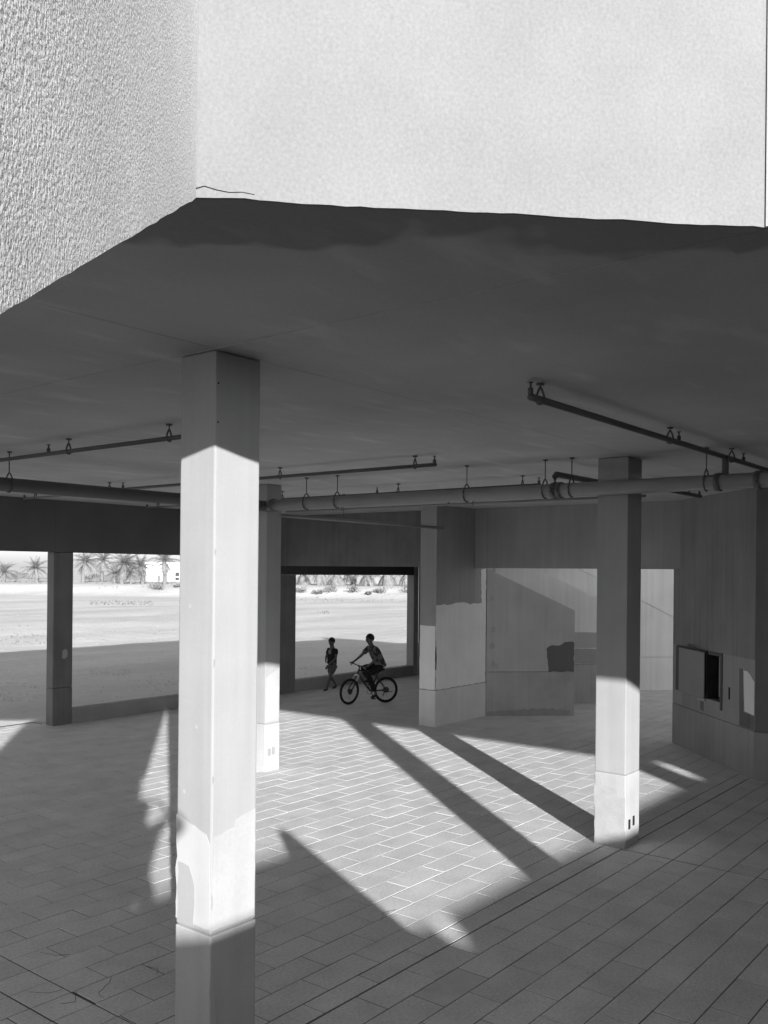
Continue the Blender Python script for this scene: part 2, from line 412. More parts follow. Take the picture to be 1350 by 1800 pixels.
# outer faces: chamfer wall and the wall on its right
d45 = 0.7071
def uneven_wall(name, p, q, z0, z1, th, m, ragged=0.006, n=60):
    """wall face from plan point p to q (outer side on the right of p->q), with a slightly ragged bottom edge"""
    p, q = Vector(p), Vector(q); d = (q - p); L = d.length; d.normalize(); nr = Vector((d.y, -d.x))
    v = []; f = []
    for i in range(n + 1):
        t = i / n * L
        e = ragged * (mnoise.noise(Vector((t * 4, z0, 2))) + 0.7 * mnoise.noise(Vector((t * 17, z0, 5))))
        a = p + d * t; b = a - nr * th
        for c_, zz in ((a, z0 + e), (a, z1), (b, z1), (b, z0 + e)): v.append((c_.x, c_.y, zz))
    for i in range(n):
        for k in range(4):
            k2 = (k + 1) % 4; f.append((i * 4 + k, (i + 1) * 4 + k, (i + 1) * 4 + k2, i * 4 + k2))
    f.append((0, 1, 2, 3)); f.append(tuple(n * 4 + k for k in (3, 2, 1, 0)))
    return MB().add(v, f).obj(name, m, deck)
uneven_wall('chamfer_wall', PL, PR, ZS - 0.003, 6.3, 0.014, M['stucco_fine'])
MB().box(XR - 0.2, XR - 0.004, -8.0, 9.0, 5.353, 6.75).obj('sun_stop_upstand', M['plaster'], deck)  # unseen upstand added to keep the sun off the yard walls
uneven_wall('side_wall', (PR[0] + 0.004, PR[1] - 0.008), (PR[0] + 0.004, -8.3), ZS - 0.003, 6.3, 0.035, M['stucco_fine'], n=120)
# crack and thin drip bead along the chamfer foot
bead = MB()
ax = Vector((d45, -d45, 0)); nr = Vector((-d45, -d45, 0))
pts = []
for i in range(6):
    t = 0.97 + i * 0.045
    pts.append(Vector((PL[0], PL[1], 0)) + ax * t + nr * 0.001 + Vector((0, 0, ZS + 0.012 + 0.022 * max(0, 1 - i / 7) * (1 if i > 0 else 0.4) + 0.014 * mnoise.noise(Vector((t * 21, 0, 0))))))
MB().tube(pts, [0.0022 - 0.0002 * i for i in range(6)], 5).obj('plaster_crack', M['void'], deck)
# vertical corner bead at the right end
MB().box(PR[0] - 0.012, PR[0] + 0.003, PR[1] - 0.016, PR[1] - 0.001, ZS + 0.0, 6.28).obj('corner_bead', M['plaster_base'], deck)

# ---------------- stair flank wall at the left of the picture
def flank():
    LC = Vector((2.155, 2.595)); th = R(44); d = Vector((-math.cos(th), -math.sin(th))); n = Vector((-d.y, d.x)) # n: towards the right (visible) side
    if n.x < 0: n = -n
    Ls = 2.42; sl = 0.470; W = 0.06; N_ = 40
    v = []; f = []
    for i in range(N_ + 1):
        t = i / N_ * Ls
        e = 0.003 * mnoise.noise(Vector((t * 6, 1, 2))) + 0.004 * mnoise.noise(Vector((t * 29, 1, 2)))
        zb = ZS - 0.01 - sl * t + e
        a = LC + d * t; b = a - n * W
        for c_, zz in ((a, zb), (a, 6.25), (b, 6.25), (b, zb)): v.append((c_.x, c_.y, zz))
    for i in range(N_):
        for k in range(4):
            k2 = (k + 1) % 4; f.append((i * 4 + k, (i + 1) * 4 + k, (i + 1) * 4 + k2, i * 4 + k2))
    f.append((0, 1, 2, 3)); f.append(tuple(N_ * 4 + k for k in (3, 2, 1, 0)))
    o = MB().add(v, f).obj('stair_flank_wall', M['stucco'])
    tag(o, 'coarse stuccoed stair wall at top left with a bottom edge sloping down', 'wall')
flank()

# ================================================================== COLUMNS
def column(x0, x1, y0, y1, zg, label, ztop=ZS - 0.004):
    c = thing('concrete_column', label, 'column', ((x0 + x1) / 2, (y0 + y1) / 2, 0), 'square columns carrying the deck')
    def rb(name, a0, a1, b0, b1, z0, z1, m, bev=0.012):
        mb = MB(); n = 14
        # subdivided so that the arrises can wander a little
        o = MB().box(a0, a1, b0, b1, z0, z1).obj(name, m, c, bevel=bev, segs=2); return o
    rb('shaft', x0, x1, y0, y1, zg + 0.0025, ztop, M['plaster'])
    rb('plinth', x0 - 0.003, x1 + 0.003, y0 - 0.003, y1 + 0.003, -0.02, zg - 0.0025, M['plaster_base'])
    MB().box(x0 + 0.012, x1 - 0.012, y0 + 0.012, y1 - 0.012, zg - 0.03, zg + 0.03).obj('joint', M['concrete'], c)
    return c
fc = column(3.748, 4.125, 4.31, 4.64, 0.944, 'nearest square column, tall and sunlit, with a shaded lower end and small black box')
c2 = column(10.14, 10.46, 10.42, 10.78, 0.75, 'middle square column seen partly behind the nearest column')
rc = column(10.04, 10.44, 4.385, 4.765, 0.85, 'right hand square column with sunlit foot under the main pipe')
cb = column(3.95 - 0.19, 3.95 + 0.19, -1.45 - 0.19, -1.45 + 0.19, 0.9, 'square column standing right of the viewer, outside the picture')
cd = column(3.95 - 0.19, 3.95 + 0.19, -7.56 - 0.19, -7.56 + 0.19, 0.9, 'square column standing farthest right of the viewer, outside the picture')

def patch(parent, o, ax, nrm, pts, m, t=0.0025, rag=0.012, name='paint_patch', seed=0):
    """irregular coat of touch-up paint, a skin t thick on a vertical face"""
    out = []
    n = len(pts)
    for i in range(n):
        a, b = pts[i], pts[(i + 1) % n]
        L = math.hypot(b[0] - a[0], b[1] - a[1]); k = max(1, int(L / 0.05))
        for q in range(k):
            u = q / k
            px, pz = a[0] + (b[0] - a[0]) * u, a[1] + (b[1] - a[1]) * u
            if q:
                e = rag * mnoise.noise(Vector((px * 9, pz * 9, seed))); px += e * 0.8; pz += e
            out.append((px, pz))
    MB().plate(o, ax, nrm, out, t).obj(name, m, parent)
XP, XN, YP, YN = Vector((1, 0, 0)), Vector((-1, 0, 0)), Vector((0, 1, 0)), Vector((0, -1, 0))
# nearest column: pale coat on the left face, greyer coat on the right face
patch(fc, (3.748, 4.31, 0), YP, XN, [(0.01, 0.98), (0.01, 1.50), (0.05, 1.56), (0.2, 1.60), (0.33, 1.64), (0.33, 0.98)], M['patch_light'], rag=0.02)
patch(fc, (3.7455, 4.31, 0), YP, XN, [(0.155, 0.96), (0.15, 1.22), (0.2, 1.33), (0.31, 1.34), (0.31, 0.96)], M['plaster'], seed=3, rag=0.02)
patch(fc, (3.748, 4.31, 0), XP, YN, [(0.015, 0.97), (0.365, 0.97), (0.365, 1.66), (0.2, 1.62), (0.19, 1.58), (0.02, 1.55)], M['plaster_base'], rag=0.01, seed=5)
patch(fc, (3.745, 4.307, 0), XP, YN, [(0.0, 0.05), (0.05, 0.05), (0.045, 0.45), (0.02, 0.78), (0.0, 0.80)], M['patch_light'], seed=8)
patch(fc, (3.745, 4.307, 0), XP, YN, [(0.07, 0.34), (0.13, 0.36), (0.13, 0.375), (0.07, 0.36)], M['patch_light'], seed=9, rag=0.004)
MB().box(4.125, 4.165, 4.44, 4.50, 3.935, 4.03).obj('junction_box', M['black'], fc, bevel=0.004)
for zz in (4.34, 4.10): MB().box(3.765, 3.775, 4.3085, 4.3125, zz - 0.006, zz + 0.006).obj('fixing_hole', M['void'], fc)
for q, (zc_, hh_) in enumerate(((2.62, 0.03), (1.15, 0.05), (0.62, 0.04), (3.3, 0.02), (1.9, 0.025))):
    patch(fc, (3.748, 4.31, 0), XP, YN, [(0.004, zc_ - hh_), (0.016, zc_ - hh_ * .5), (0.02, zc_ + hh_ * .4), (0.004, zc_ + hh_)], M['concrete'], t=0.0015, rag=0.01, seed=90 + q, name='chipped_edge')
for q, (yo, zc_) in enumerate(((0.14, 2.2), (0.21, 2.95), (0.25, 1.78))):
    patch(fc, (3.748, 4.31, 0), YP, XN, [(yo, zc_), (yo + .022, zc_ + .004), (yo + .02, zc_ + .025), (yo + .002, zc_ + .02)], M['plaster_base'], t=0.001, rag=0.01, seed=96 + q, name='chip')
# right column: socket boxes and a coarse coat
for xx, zz in ((10.15, 0.27), (10.27, 0.29)):
    MB().box(xx - 0.022, xx + 0.022, 4.374, 4.386, zz - 0.06, zz + 0.05).obj('socket_box', M['void'], rc)
patch(rc, (10.037, 4.385, 0), YP, XN, [(0.0, 0.1), (0.375, 0.1), (0.375, 0.82), (0.3, 0.81), (0.29, 0.7), (0.1, 0.68), (0.08, 0.60), (0, 0.6)], M['rc_coat'], rag=0.02, seed=11)
for xx, zz in ((10.23, 0.30), (10.32, 0.31)):
    MB().box(xx - 0.03, xx + 0.03, 10.409, 10.42, zz - 0.055, zz + 0.055).obj('socket_box', M['cab'], c2)
patch(c2, (10.14, 10.42, 0), XP, YN, [(0.02, 0.78), (0.3, 0.78), (0.3, 1.62), (0.15, 1.55), (0.02, 1.48)], M['plaster_base'], rag=0.02, seed=14)

# ================================================================== WALLS AROUND THE UNDERCROFT
# left wall: lintel, post and kerb (plane Y = 16.6)
lw = thing('opening_wall', 'dark lintel, slim post and low kerb framing the two left openings to the sand', 'wall', (10.5, 16.7, 0))
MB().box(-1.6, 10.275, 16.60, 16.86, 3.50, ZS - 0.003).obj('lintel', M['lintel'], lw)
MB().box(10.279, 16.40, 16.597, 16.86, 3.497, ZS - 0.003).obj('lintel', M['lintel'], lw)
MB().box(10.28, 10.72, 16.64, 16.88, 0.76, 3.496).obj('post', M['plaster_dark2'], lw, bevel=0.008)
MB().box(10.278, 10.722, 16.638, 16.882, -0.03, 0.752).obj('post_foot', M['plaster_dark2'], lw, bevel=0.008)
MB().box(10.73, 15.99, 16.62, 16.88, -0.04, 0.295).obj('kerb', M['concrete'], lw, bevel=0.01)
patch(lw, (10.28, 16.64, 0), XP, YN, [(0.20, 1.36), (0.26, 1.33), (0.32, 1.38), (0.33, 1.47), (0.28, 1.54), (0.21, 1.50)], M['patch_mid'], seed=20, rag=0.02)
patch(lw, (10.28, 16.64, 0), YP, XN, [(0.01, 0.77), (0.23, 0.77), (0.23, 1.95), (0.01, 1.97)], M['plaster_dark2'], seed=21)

# window wall further right on the same line
ww = thing('window_wall', 'dark wall with a wide opening behind the cyclist, low sill kerb', 'wall', (19.5, 16.75, 0))
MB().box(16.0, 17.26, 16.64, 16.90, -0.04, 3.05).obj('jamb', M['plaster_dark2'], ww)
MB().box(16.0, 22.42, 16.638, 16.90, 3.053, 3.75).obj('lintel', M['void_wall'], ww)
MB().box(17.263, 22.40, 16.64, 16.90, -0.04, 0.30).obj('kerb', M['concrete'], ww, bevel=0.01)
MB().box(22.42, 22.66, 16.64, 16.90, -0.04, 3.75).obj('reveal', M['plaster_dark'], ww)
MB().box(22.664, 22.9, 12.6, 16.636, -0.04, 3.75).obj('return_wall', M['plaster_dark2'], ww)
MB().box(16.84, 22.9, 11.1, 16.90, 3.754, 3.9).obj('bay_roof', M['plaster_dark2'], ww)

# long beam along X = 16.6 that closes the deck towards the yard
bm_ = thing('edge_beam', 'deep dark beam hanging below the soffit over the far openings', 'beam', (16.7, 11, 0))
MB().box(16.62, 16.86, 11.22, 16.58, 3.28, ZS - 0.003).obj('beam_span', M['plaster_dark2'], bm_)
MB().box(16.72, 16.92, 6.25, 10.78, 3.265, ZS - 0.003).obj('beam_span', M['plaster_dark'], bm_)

# pier
pr = thing('broad_pier', 'broad pale pier with a lighter repainted lower half, right of the cyclist', 'pier', (16.2, 11, 0))
MB().box(15.30, 17.22, 10.79, 11.20, 0.754, ZS - 0.003).obj('pier_shaft', M['plaster_dark'], pr, bevel=0.008)
MB().box(15.297, 17.223, 10.787, 11.203, -0.03, 0.746).obj('pier_plinth', M['pier_foot'], pr, bevel=0.008)
patch(pr, (15.30, 10.79, 0), XP, YN, [(0.01, 0.757), (1.90, 0.757), (1.90, 2.50), (1.45, 2.50), (1.3, 2.48), (0.9, 2.53), (0.5, 2.50), (0.01, 2.49)], M['pier_paint'], rag=0.03, seed=30)
patch(pr, (15.30, 10.79, 0), YP, XN, [(0.01, 0.757), (0.40, 0.757), (0.40, 2.07), (0.01, 2.06)], M['pier_paint'], rag=0.015, seed=31)
patch(pr, (15.30, 10.7875, 0), XP, YN, [(-0.012, 1.2), (0.012, 1.15), (0.03, 1.3), (0.02, 1.62), (-0.012, 1.68)], M['void'], t=0.002, seed=33, rag=0.02, name='chipped_edge')
patch(pr, (15.30, 10.79, 0), XP, YN, [(1.42, 2.51), (1.66, 2.51), (1.70, 3.0), (1.60, 3.24), (1.42, 3.24)], M['patch_mid'], seed=34, rag=0.03)
patch(pr, (15.30, 10.79, 0), XP, YN, [(1.72, 2.51), (1.90, 2.51), (1.90, 3.24), (1.70, 3.24)], M['pier_paint'], seed=35, rag=0.05)

# diagonal wall at the right
rw = thing('diagonal_wall', 'grey diagonal wall at right with an open hose cabinet and paint patches', 'wall', (15.8, 5.4, 0))
A_ = Vector((16.93, 6.47, 0)); B_ = Vector((14.70, 4.32, 0)); rd = (B_ - A_).normalized(); LEN = (B_ - A_).length
rn = Vector((rd.y, -rd.x, 0)); rn = rn if rn.x < 0 else -rn          # faces the hall
def rwp(t, d=0): p = A_ + rd * t - rn * d; return (p.x, p.y)
cabt0, cabt1, cabz0, cabz1 = 0.16, 2.03, 1.03, 1.86
TH = 0.5
def rbox(t0, t1, d0, d1, z0, z1, name, m, parent=rw, bev=0):
    poly = [rwp(t0, d1), rwp(t0, d0), rwp(t1, d0), rwp(t1, d1)]
    return MB().prism(poly, z0, z1).obj(name, m, parent, bevel=bev)
rbox(0.0, LEN, -0.002, TH, -0.03, 0.745, 'wall_foot', M['plaster_dark'])
rbox(0.0, LEN, 0, TH, 0.753, cabz0, 'wall_panel', M['plaster_dark'])
rbox(0.0, cabt0, 0, TH, cabz0 + 0.001, cabz1 - 0.001, 'wall_panel', M['plaster_dark'])
rbox(cabt1, LEN, 0, TH, cabz0 + 0.001, cabz1 - 0.001, 'wall_panel', M['plaster_dark'])
rbox(0.0, LEN, 0, TH, cabz1, ZS - 0.003, 'wall_panel', M['rwall'])
rbox(0.02, LEN - 0.02, 0.015, TH, 0.735, 0.763, 'joint', M['void'])
# return wall that turns away at the corner
C0 = rwp(LEN, 0)
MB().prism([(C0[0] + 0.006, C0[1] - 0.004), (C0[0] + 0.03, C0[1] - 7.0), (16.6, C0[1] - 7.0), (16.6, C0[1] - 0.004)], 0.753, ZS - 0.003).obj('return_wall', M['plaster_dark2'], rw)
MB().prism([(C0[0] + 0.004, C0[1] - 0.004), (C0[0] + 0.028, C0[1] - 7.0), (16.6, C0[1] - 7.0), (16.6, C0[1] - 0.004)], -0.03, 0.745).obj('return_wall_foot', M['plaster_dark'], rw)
o3 = (A_.x, A_.y, 0)
patch(rw, o3, rd, rn, [(2.78, 1.02), (LEN - 0.01, 1.0), (LEN - 0.01, 1.52), (2.86, 1.66), (2.74, 1.66)], M['pier_paint'], seed=40, rag=0.008)
patch(rw, o3, rd, rn, [(2.62, 0.76), (LEN - 0.01, 0.765), (LEN - 0.01, 0.985), (2.75, 1.0), (2.72, 1.68), (2.6, 1.68)], M['plaster_dark2'], seed=41, rag=0.01)
patch(rw, o3, rd, rn, [(0.04, 0.78), (0.42, 0.775), (0.42, 1.015), (0.04, 1.02)], M['patch_mid'], seed=42, rag=0.02)
patch(rw, (A_.x - 0.001, A_.y - 0.001, 0), rd, rn, [(1.2, 0.80), (1.34, 0.79), (1.32, 1.02), (1.2, 1.02)], M['plaster_dark2'], seed=44, rag=0.05)
rbox(2.24, 2.29, -0.004, 0.02, 1.13, 1.33, 'socket_slot', M['void'])
# hose cabinet set in the wall
hc = thing('hose_cabinet', 'broken recessed hose cabinet with blank shifted door panel in the diagonal wall', 'cabinet', (rwp(1.1)[0], rwp(1.1)[1], 1.03))
rbox(cabt0 + 0.003, cabt1 - 0.003, 0.20, 0.24, cabz0 + 0.003, cabz1 - 0.003, 'back_plate', M['cabdark'], hc)
rbox(cabt0 + 0.003, cabt0 + 0.02, 0.0, 0.198, cabz0 + 0.003, cabz1 - 0.003, 'side_plate', M['cabdark'], hc)
rbox(cabt1 - 0.06, cabt1 - 0.003, -0.02, 0.198, cabz0 - 0.12, cabz1 - 0.003, 'side_plate', M['cabdark'], hc)
rbox(cabt0 + 0.022, cabt1 - 0.062, 0.0, 0.198, cabz1 - 0.06, cabz1 - 0.004, 'head_plate', M['cabdark'], hc)
rbox(cabt0 + 0.0, 0.37, -0.012, -0.003, cabz0 - 0.01, cabz1 - 0.03, 'mesh_strip', M['cabdark'], hc)
rbox(0.375, 1.42, -0.05, -0.03, cabz0 - 0.01, cabz1 - 0.035, 'door', M['cab'], hc, bev=0.004)
rbox(1.44, 1.47, -0.02, 0.198, cabz0 + 0.004, cabz1 - 0.004, 'door_post', M['void'], hc)
rbox(1.64, 1.90, 0.12, 0.15, cabz0 + 0.06, cabz1 - 0.09, 'hose_reel_plate', M['cab'], hc)
p0, p1 = rwp(0.70, -0.02), rwp(1.42, -0.10)
MB().tube([(p0[0], p0[1], cabz1 + 0.035), (p1[0], p1[1], cabz1 - 0.02)], 0.014, 6).obj('loose_rod', M['cabdark'], hc)
rbox(1.12, 1.42, -0.03, -0.004, cabz0 - 0.055, cabz0 - 0.02, 'broken_trim', M['patch_light'], hc)

# ================================================================== THE YARD BEYOND
yd = thing('yard_stair_wall', 'grey diagonal yard wall with sloping coping and a dark repair patch', 'wall', (18, 10, 0))
P0 = Vector((17.235, 10.785, 0)); P1 = Vector((18.63, 9.36, 0)); pd = (P1 - P0).normalized(); PLn = (P1 - P0).length
pn = Vector((-d45, -d45, 0))
def quadwall(P, d, n, t0, t1, za0, za1, zb0, zb1, th, name, m, parent):
    a = P + d * t0; b = P + d * t1
    poly = [(b.x, b.y), (a.x, a.y), (a.x - n.x * th, a.y - n.y * th), (b.x - n.x * th, b.y - n.y * th)]
    return MB().prism(poly, [zb0, za0, za0, zb0], [zb1, za1, za1, zb1]).obj(name, m, parent)
quadwall(P0, pd, pn, 0, PLn, 0.978, 3.25, 0.978, 2.34, 0.2, 'wall_panel', M['panel'], yd)
quadwall(P0, pd, pn, 0, PLn, -0.03, 0.968, -0.03, 0.968, 0.2, 'wall_foot', M['panel_foot'], yd)
patch(yd, (P0.x, P0.y, 0), pd, pn, [(1.40, 0.98), (1.985, 0.98), (1.985, 1.62), (1.78, 1.64), (1.66, 1.56), (1.45, 1.56), (1.36, 1.5)], M['patch_dark'], seed=50, rag=0.03)
patch(yd, (P0.x, P0.y, 0), pd, pn, [(0.02, 0.0), (1.95, 0.0), (1.9, 0.12), (1.2, 0.16), (0.7, 0.13), (0.02, 0.10)], M['plaster_dark'], seed=51, rag=0.06)
for q, (t_, z_) in enumerate(((0.12, 1.55), (0.16, 1.15), (0.22, 1.1), (0.10, 2.6), (0.14, 1.9))):
    patch(yd, (P0.x, P0.y, 0), pd, pn, [(t_ - 0.05, z_ - 0.07), (t_ + 0.06, z_ - 0.05), (t_ + 0.04, z_ + 0.06), (t_ - 0.03, z_ + 0.07)], M['panel_foot'], seed=60 + q, rag=0.09)
# upper flight seen over it
y2 = thing('yard_back_wall', 'pale tall yard wall with a sloping stair line, seen through the right opening', 'wall', (22, 10, 0))
Q0 = Vector((18.9, 11.6, 0)); Q1 = Vector((21.35, 9.15, 0)); qd = (Q1 - Q0).normalized()
quadwall(Q0, qd, pn, 0.0, 3.46, 0.96, 3.72, 0.96, 2.15, 0.2, 'stair_flank', M['yard'], y2)
quadwall(Q0, qd, pn, 0.0, 3.46, -0.03, 0.95, -0.03, 0.95, 0.2, 'wall_foot', M['panel_foot'], y2)
patch(y2, (Q0.x, Q0.y, 0), qd, pn, [(1.8, 1.35), (2.7, 1.35), (2.7, 1.72), (1.8, 1.74)], M['patch_light'], seed=70)
patch(y2, (Q0.x, Q0.y, 0), qd, pn, [(1.8, 0.965), (2.7, 0.965), (2.7, 1.33), (1.8, 1.34)], M['patch_mid'], seed=71)
W0 = Vector((20.6, 13.3, 0))
quadwall(W0, qd, pn, 0.0, 9.0, 0.9, 4.4, 0.9, 4.4, 0.25, 'rear_wall', M['yard'], y2)
quadwall(W0, qd, pn, 0.0, 9.0, -0.03, 0.892, -0.03, 0.892, 0.25, 'rear_wall_foot', M['yard'], y2)
quadwall(W0 + pn * 0.02, qd, pn, 1.6, 7.2, 3.9, 4.05, 1.2, 1.35, 0.055, 'stair_string', M['yard'], y2)

# unseen wall added to prolong the stair wall's shadow, and the structures behind the viewer that shade the floor
dv0 = Vector((math.cos(SUN_AZ), math.sin(SUN_AZ), 0))
lpm = MB()
lpd = Vector((math.sin(SUN_AZ), -math.cos(SUN_AZ), 0)); lpb = Vector((-1.70, -1.74, 0)); lpv = []
for zz in (-0.03, 3.0, 4.6, 6.4):
    e0 = lpb + lpd * -0.01; e1 = lpb - lpd * (2.62 - 0.06 * (zz - 3.0))
    for p in (e0, e1, e1 - dv0 * 0.2, e0 - dv0 * 0.2): lpv.append((p.x, p.y, zz))
lpf = [(3, 2, 1, 0), (12, 13, 14, 15)]
for i in range(3):
    for k in range(4):
        k2 = (k + 1) % 4; lpf.append((i * 4 + k, i * 4 + k2, i * 4 + 4 + k2, i * 4 + 4 + k))
lp = lpm.add(lpv, lpf).obj('added_shade_wall', M['plaster']); tag(lp, 'tall plastered wall added unseen behind the viewer to shade the left floor', 'wall')
ew = thing('added_end_wall', 'plain unseen wall added to keep daylight from under the deck, right of the viewer', 'wall', (10, -8.1, 0))
MB().box(4.16, 16.6, -8.3, -8.05, -0.03, ZS - 0.003).obj('wall_panel', M['plaster_dark2'], ew)  # unseen wall added to cut the daylight under the deck
ob = thing('boundary_wall', 'plain boundary wall behind the viewer, high on one side and stepped down on the other', 'wall', (-3, -7.5, 0))
YW = -7.79
def XW(sv): return (sv + math.cos(SUN_AZ) * YW) / math.sin(SUN_AZ)
def zw(yf): return (yf - YW) * 0.2524 / math.sin(SUN_AZ)
MB().box(-14, XW(1.6), YW - 0.11, YW, -0.4, zw(7.3)).obj('high_wall', M['plaster_dark2'], ob)
MB().box(XW(1.6) + 0.003, XW(2.33), YW - 0.11, YW, -0.4, zw(4.86)).obj('low_wall', M['plaster_dark2'], ob)
MB().box(XW(2.33) + 0.003, XW(2.60), YW - 0.11, YW, -0.4, zw(4.38)).obj('low_wall', M['plaster_dark2'], ob)
MB().box(XW(2.60) + 0.003, 1.0, YW - 0.11, YW, -0.4, zw(4.86)).obj('low_wall', M['plaster_dark2'], ob)
MB().box(1.003, 9.0, YW - 0.11, YW, -0.4, zw(5.06)).obj('low_wall', M['plaster_dark2'], ob)
st = thing('stair_landing', 'concrete stair landing with sloping parapet under the viewer', 'stairs', (0, -1, 0))
MB().box(-2.2, 1.2, -1.446, 0.35, 1.35, 1.55).obj('landing_slab', M['concrete'], st)
MB().box(-2.6, 1.2, -3.2, -1.45, 1.35, 2.20).obj('upper_landing', M['concrete'], st)
prof = [(-0.62, -0.1), (-6.0, -0.1), (-6.0, 0.1), (-5.12, 0.1), (-1.82, 2.06), (-0.72, 2.71), (-0.62, 2.75)]
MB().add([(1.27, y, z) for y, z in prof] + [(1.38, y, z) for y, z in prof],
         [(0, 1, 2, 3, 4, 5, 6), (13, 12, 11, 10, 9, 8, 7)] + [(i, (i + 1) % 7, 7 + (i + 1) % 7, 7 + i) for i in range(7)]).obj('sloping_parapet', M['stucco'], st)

# ================================================================== PIPES
def hanger(mb, x, y, zp, r, along):
    mb.tube([(x, y, ZS - 0.003), (x, y, zp + r + 0.05)], 0.007, 6)
    mb.tube([(x, y, ZS - 0.004), (x, y, ZS - 0.016)], 0.03, 8)
    axis = (1, 0, 0) if along == 'x' else (0, 1, 0)
    # pear-shaped clevis round the pipe
    n = 18
    loop = []
    for k in range(n + 1):
        a = 2 * math.pi * k / n - math.pi / 2
        rr = r + 0.006
        h = rr * math.sin(a); wv = rr * math.cos(a)
        if h > 0: h *= 1.0 + 0.055 / rr; wv *= 1 - 0.45 * (h / (rr + 0.055)) ** 2
        loop.append((x, y + wv, zp + h) if along == 'x' else (x + wv, y, zp + h))
    mb.tube(loop, 0.009, 5, caps=False)
def sprinkler(mb, x, y, z0):
    mb.tube([(x, y, z0), (x, y, z0 + 0.045)], 0.020, 8)
    mb.tube([(x, y, z0 + 0.045), (x, y, z0 + 0.085)], 0.009, 6)
    mb.tube([(x, y, z0 + 0.083), (x, y, z0 + 0.088)], 0.024, 10)
def coupling(mb, c, along, r):
    ax_ = Vector((1, 0, 0)) if along == 'x' else Vector((0, 1, 0)); c = Vector(c)
    mb.tube([c - ax_ * 0.03, c + ax_ * 0.03], r + 0.016, 14)
    side = Vector((0, 1, 0)) if along == 'x' else Vector((1, 0, 0))
    for s_ in (-1, 1):
        mb.tube([c + side * s_ * (r + 0.012) - Vector((0, 0, 0.03)), c + side * s_ * (r + 0.03) + Vector((0, 0, 0.03))], 0.016, 6)
def pipe(label, pts, r, m, along, hang=(), spr=(), coup=(), name='sprinkler_pipe'):
    t = thing(name, label, 'pipe', pts[0], 'ceiling pipework')
    MB().tube(pts, r, 14).obj('pipe_run', m, t)
    z = pts[0][2]
    for h in hang:
        mb = MB(); hanger(mb, h[0], h[1], z, r, along); mb.obj('hanger', M['pipe_dark'], t)
    for q in spr:
        mb = MB(); sprinkler(mb, q[0], q[1], z + r * 0.6); mb.obj('sprinkler_head', M['pipe_dark'], t)
    for q in coup:
        mb = MB(); coupling(mb, (q[0], q[1], z), along, r); mb.obj('coupling', M['pipe_dark'], t)
    return t
XM, ZM, RM = 9.80, 4.165, 0.082
YB = 10.10
mp_ = pipe('thick horizontal main pipe crossing in front of the right hand column', [(XM, -3, ZM), (XM, YB - 0.06, ZM)], RM, M['pipe'], 'y',
     hang=((XM, 2.62), (XM, 3.40), (XM, 4.98), (XM, 5.33), (XM, 6.45), (XM, 8.65), (XM, 9.25)), coup=((XM, 2.86), (XM, 3.27), (XM, 4.99 + 0.14), (XM, 5.22 - 0.02), (XM, 9.93)), name='main_pipe')
pipe('thick horizontal main pipe running along the left side to the middle column', [(-2, YB, ZM - 0.01), (XM + 0.10, YB, ZM - 0.01)], RM, M['pipe_dark'], 'x',
     hang=((5.65, YB), (2.6, YB), (9.3, YB)), coup=((5.45, YB), (9.55, YB)), name='main_pipe')
RB = 0.022
pipe('thin branch pipe running away above the right hand column with sprinkler heads', [(5.66, 3.20, 4.425), (14.2, 3.20, 4.425)], 0.026, M['pipe_dark'], 'x',
     hang=((5.80, 3.20), (8.25, 3.20), (10.0, 3.20), (12.5, 3.20)), spr=((5.66, 3.20), (8.47, 3.20), (10.4, 3.20)))
MB().tube([(XM, 3.20, ZM + RM - 0.01), (XM, 3.20, 4.43)], 0.036, 10).obj('riser', M['pipe_dark'], mp_)
MB().tube([(XM, 5.20, ZM + RM - 0.01), (XM, 5.20, 4.33), (XM + 0.03, 5.20, 4.36), (11.3, 5.20, 4.36)], 0.036, 10).obj('riser', M['pipe_dark'], mp_)
pipe('thin branch pipe crossing behind the nearest column at upper left', [(5.44, 6.2, 4.41), (5.44, YB + 0.0, 4.41), (5.44, 13.5, 4.41)], RB, M['pipe_dark'], 'y',
     hang=((5.44, 8.55), (5.44, 6.9)), spr=((5.44, 8.93),))
pipe('thin branch pipe ending in an upturned sprinkler left of the right hand main hanger', [(8.62, 6.10, 4.42), (8.62, 13.0, 4.42)], RB, M['pipe_dark'], 'y',
     hang=((8.62, 8.62), (8.62, 6.40), (8.62, 12.4)), spr=((8.62, 6.12), (8.62, 12.05)))
pipe('thin branch pipe just above the main pipe in the middle, ending in a sprinkler', [(11.26, 6.20, 4.40), (11.26, 13.0, 4.40)], RB, M['pipe_dark'], 'y',
     hang=((11.26, 8.68), (11.26, 6.48), (11.26, 11.2)), spr=((11.26, 6.22), (11.26, 9.1)))
pipe('short thin branch pipe by the left lintel with two hangers', [(9.19, 13.4, 4.47), (9.19, 15.9, 4.47)], 0.018, M['pipe'], 'y', hang=((9.19, 15.5),), spr=((9.19, 15.88),))
pipe('short thin branch pipe beside the nearest column near the left lintel', [(12.0, 13.4, 4.47), (12.0, 15.95, 4.47)], 0.018, M['pipe'], 'y', hang=((12.0, 15.55),), spr=((12.0, 15.93),))
pipe('pale thin pipe slanting under the main pipe in front of the window wall beam', [(10.3, 10.55, 4.07), (15.4, 10.95 - 0.25, 4.07)], 0.03, M['pipe'], 'x', hang=((12.3, 10.7),))
pipe('thin pipe passing under the main pipe across the broad pier', [(14.2, 5.9, 4.44), (14.2, 14.0, 4.44)], RB, M['pipe'], 'y', hang=((14.2, 9.2), (14.2, 12.4)), spr=((14.2, 9.75),))
